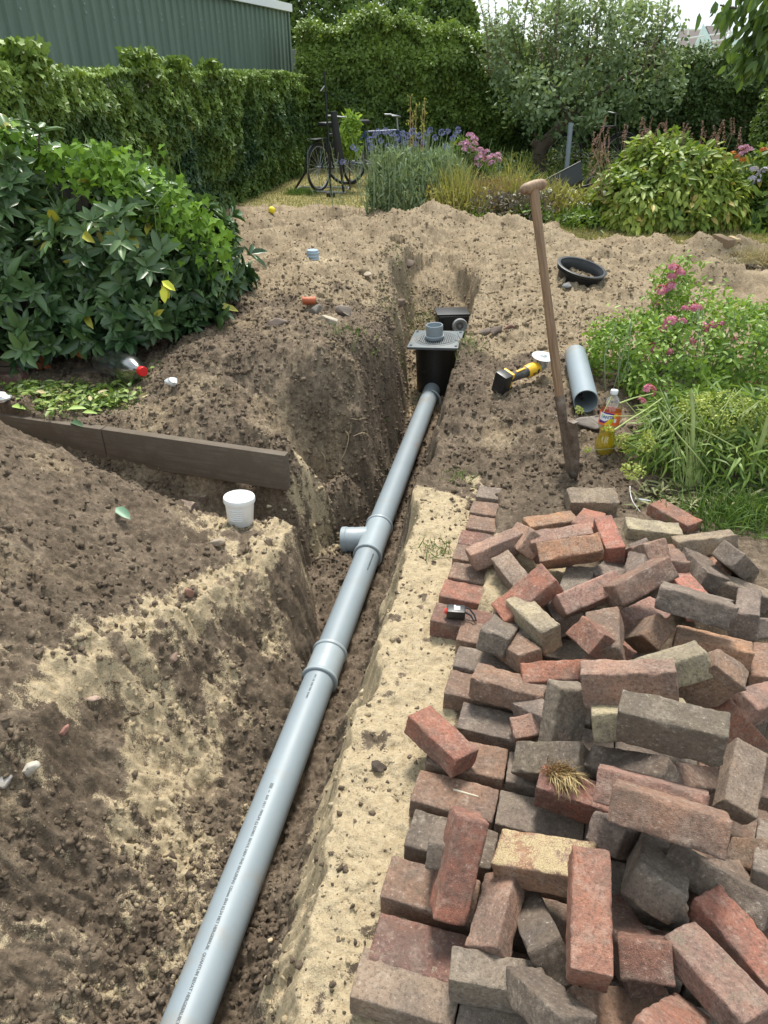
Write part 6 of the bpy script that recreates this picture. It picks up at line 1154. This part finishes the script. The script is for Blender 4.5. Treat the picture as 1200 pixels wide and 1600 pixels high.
g = G(517, 308, 0); tp = thing('garden_tool', (g[0], g[1], 0), 'thin black pole standing upright on a small dark foot at the edge of the lawn', 'garden tool'); mb = MB(); mb.tube([(0, 0, .03), (-.01, .03, .8), (-.03, .05, 1.62)], .014, 8); mb.build('pole', BLK, tp)
mb = MB(); mb.box((0, 0, .03), (.13, .08, .07), bev=.015); mb.build('foot', BLK, tp)
mb = MB(); mb.tube([(-.03, .05, 1.45), (-.09, .0, 1.38)], .008, 6); mb.build('hook', RIM, tp)
a_ = G(461, 296, .02); c_q = GY(500, 232, 12.2); mb = MB(); mb.tube([a_, c_q], .018, 8); tag(mb.build('leaning_bar', BLK), 'black bar leaning from the metal frame on the grass up to the dark bicycle', 'bar')
P4 = [G(u, v, .02) for u, v in [(461, 298), (540, 301), (545, 293), (470, 292)]]; mb = MB(); mb.tube(P4+[P4[0]], .016, 6); tag(mb.build('ground_stand', RIM), 'pale metal frame lying flat on the grass below the dark bicycle', 'frame')
g = GY(527, 300, 12.0); mb = MB(); mb.tube([(g[0]-.02, 12.0, 1.12), (g[0]+.02, 12., .75), (g[0]+.05, 12.05, .5)], [.045, .06, .07], 12); mb.tube([(g[0]+.05, 12.05, .5), (g[0]+.10, 12.0, .02)], .02, 8); o = mb.build('covered_stand', simple('black_cloth', (.02, .02, .022), .7, .3, 30)); tag(o, 'black padded upright stand in front of the dark bicycle', 'stand')
# grey post, wheelbarrow and boards under the apple tree
a_ = GY(884, 282, 12.6); c_q = GY(892, 192, 12.6); a_[2] = 0; mb = MB(); mb.tube([a_, c_q], .038, 12); tag(mb.build('grey_post', simple('grey_post_paint', (.24, .28, .32), .5, .1, 20)), 'slim grey post standing beside the apple tree trunk', 'post')
wb_ = thing('wheelbarrow', (*GY(900, 300, 11.0)[:2], 0), 'dark wheelbarrow tray tipped up beyond the flower bed', 'wheelbarrow', rot=(R(-35), R(-25), R(8))); wb_.scale = (.7,)*3
mb = MB(); V = [(-.42, -.28, .62), (.38, -.28, .62), (.30, -.20, .30), (-.25, -.20, .30), (-.42, .28, .62), (.38, .28, .62), (.30, .2, .3), (-.25, .2, .3)]; mb.add(V, [[0, 3, 2, 1], [4, 5, 6, 7], [0, 4, 7, 3], [1, 2, 6, 5], [3, 7, 6, 2]]); mb.tube([V[0], V[1], V[5], V[4], V[0]], .014, 6); mb.build('tray', simple('dark_tray', (.03, .034, .038), .5, .2, 20), wb_)
mb = MB()
for s in (-.2, .2): mb.tube([(-.75, s*1.2, .45), (-.2, s, .28), (.45, s*.3, .18)], .016, 8)
mb.build('handles', BLK, wb_); mb = MB(); th = np.linspace(0, 2*math.pi, 25); mb.tube([(.5+.15*math.cos(t), 0, .16+.15*math.sin(t)) for t in th], .035, 8, False); mb.build('wheel', TYR, wb_)
g = G(895, 330, .08); mb = MB(); mb.box((g[0], 10.2, .10), (.95, .28, .03), bev=.004); tag(mb.build('white_panel', WHT), 'pale white panel lying flat behind the low bed plants', 'panel')
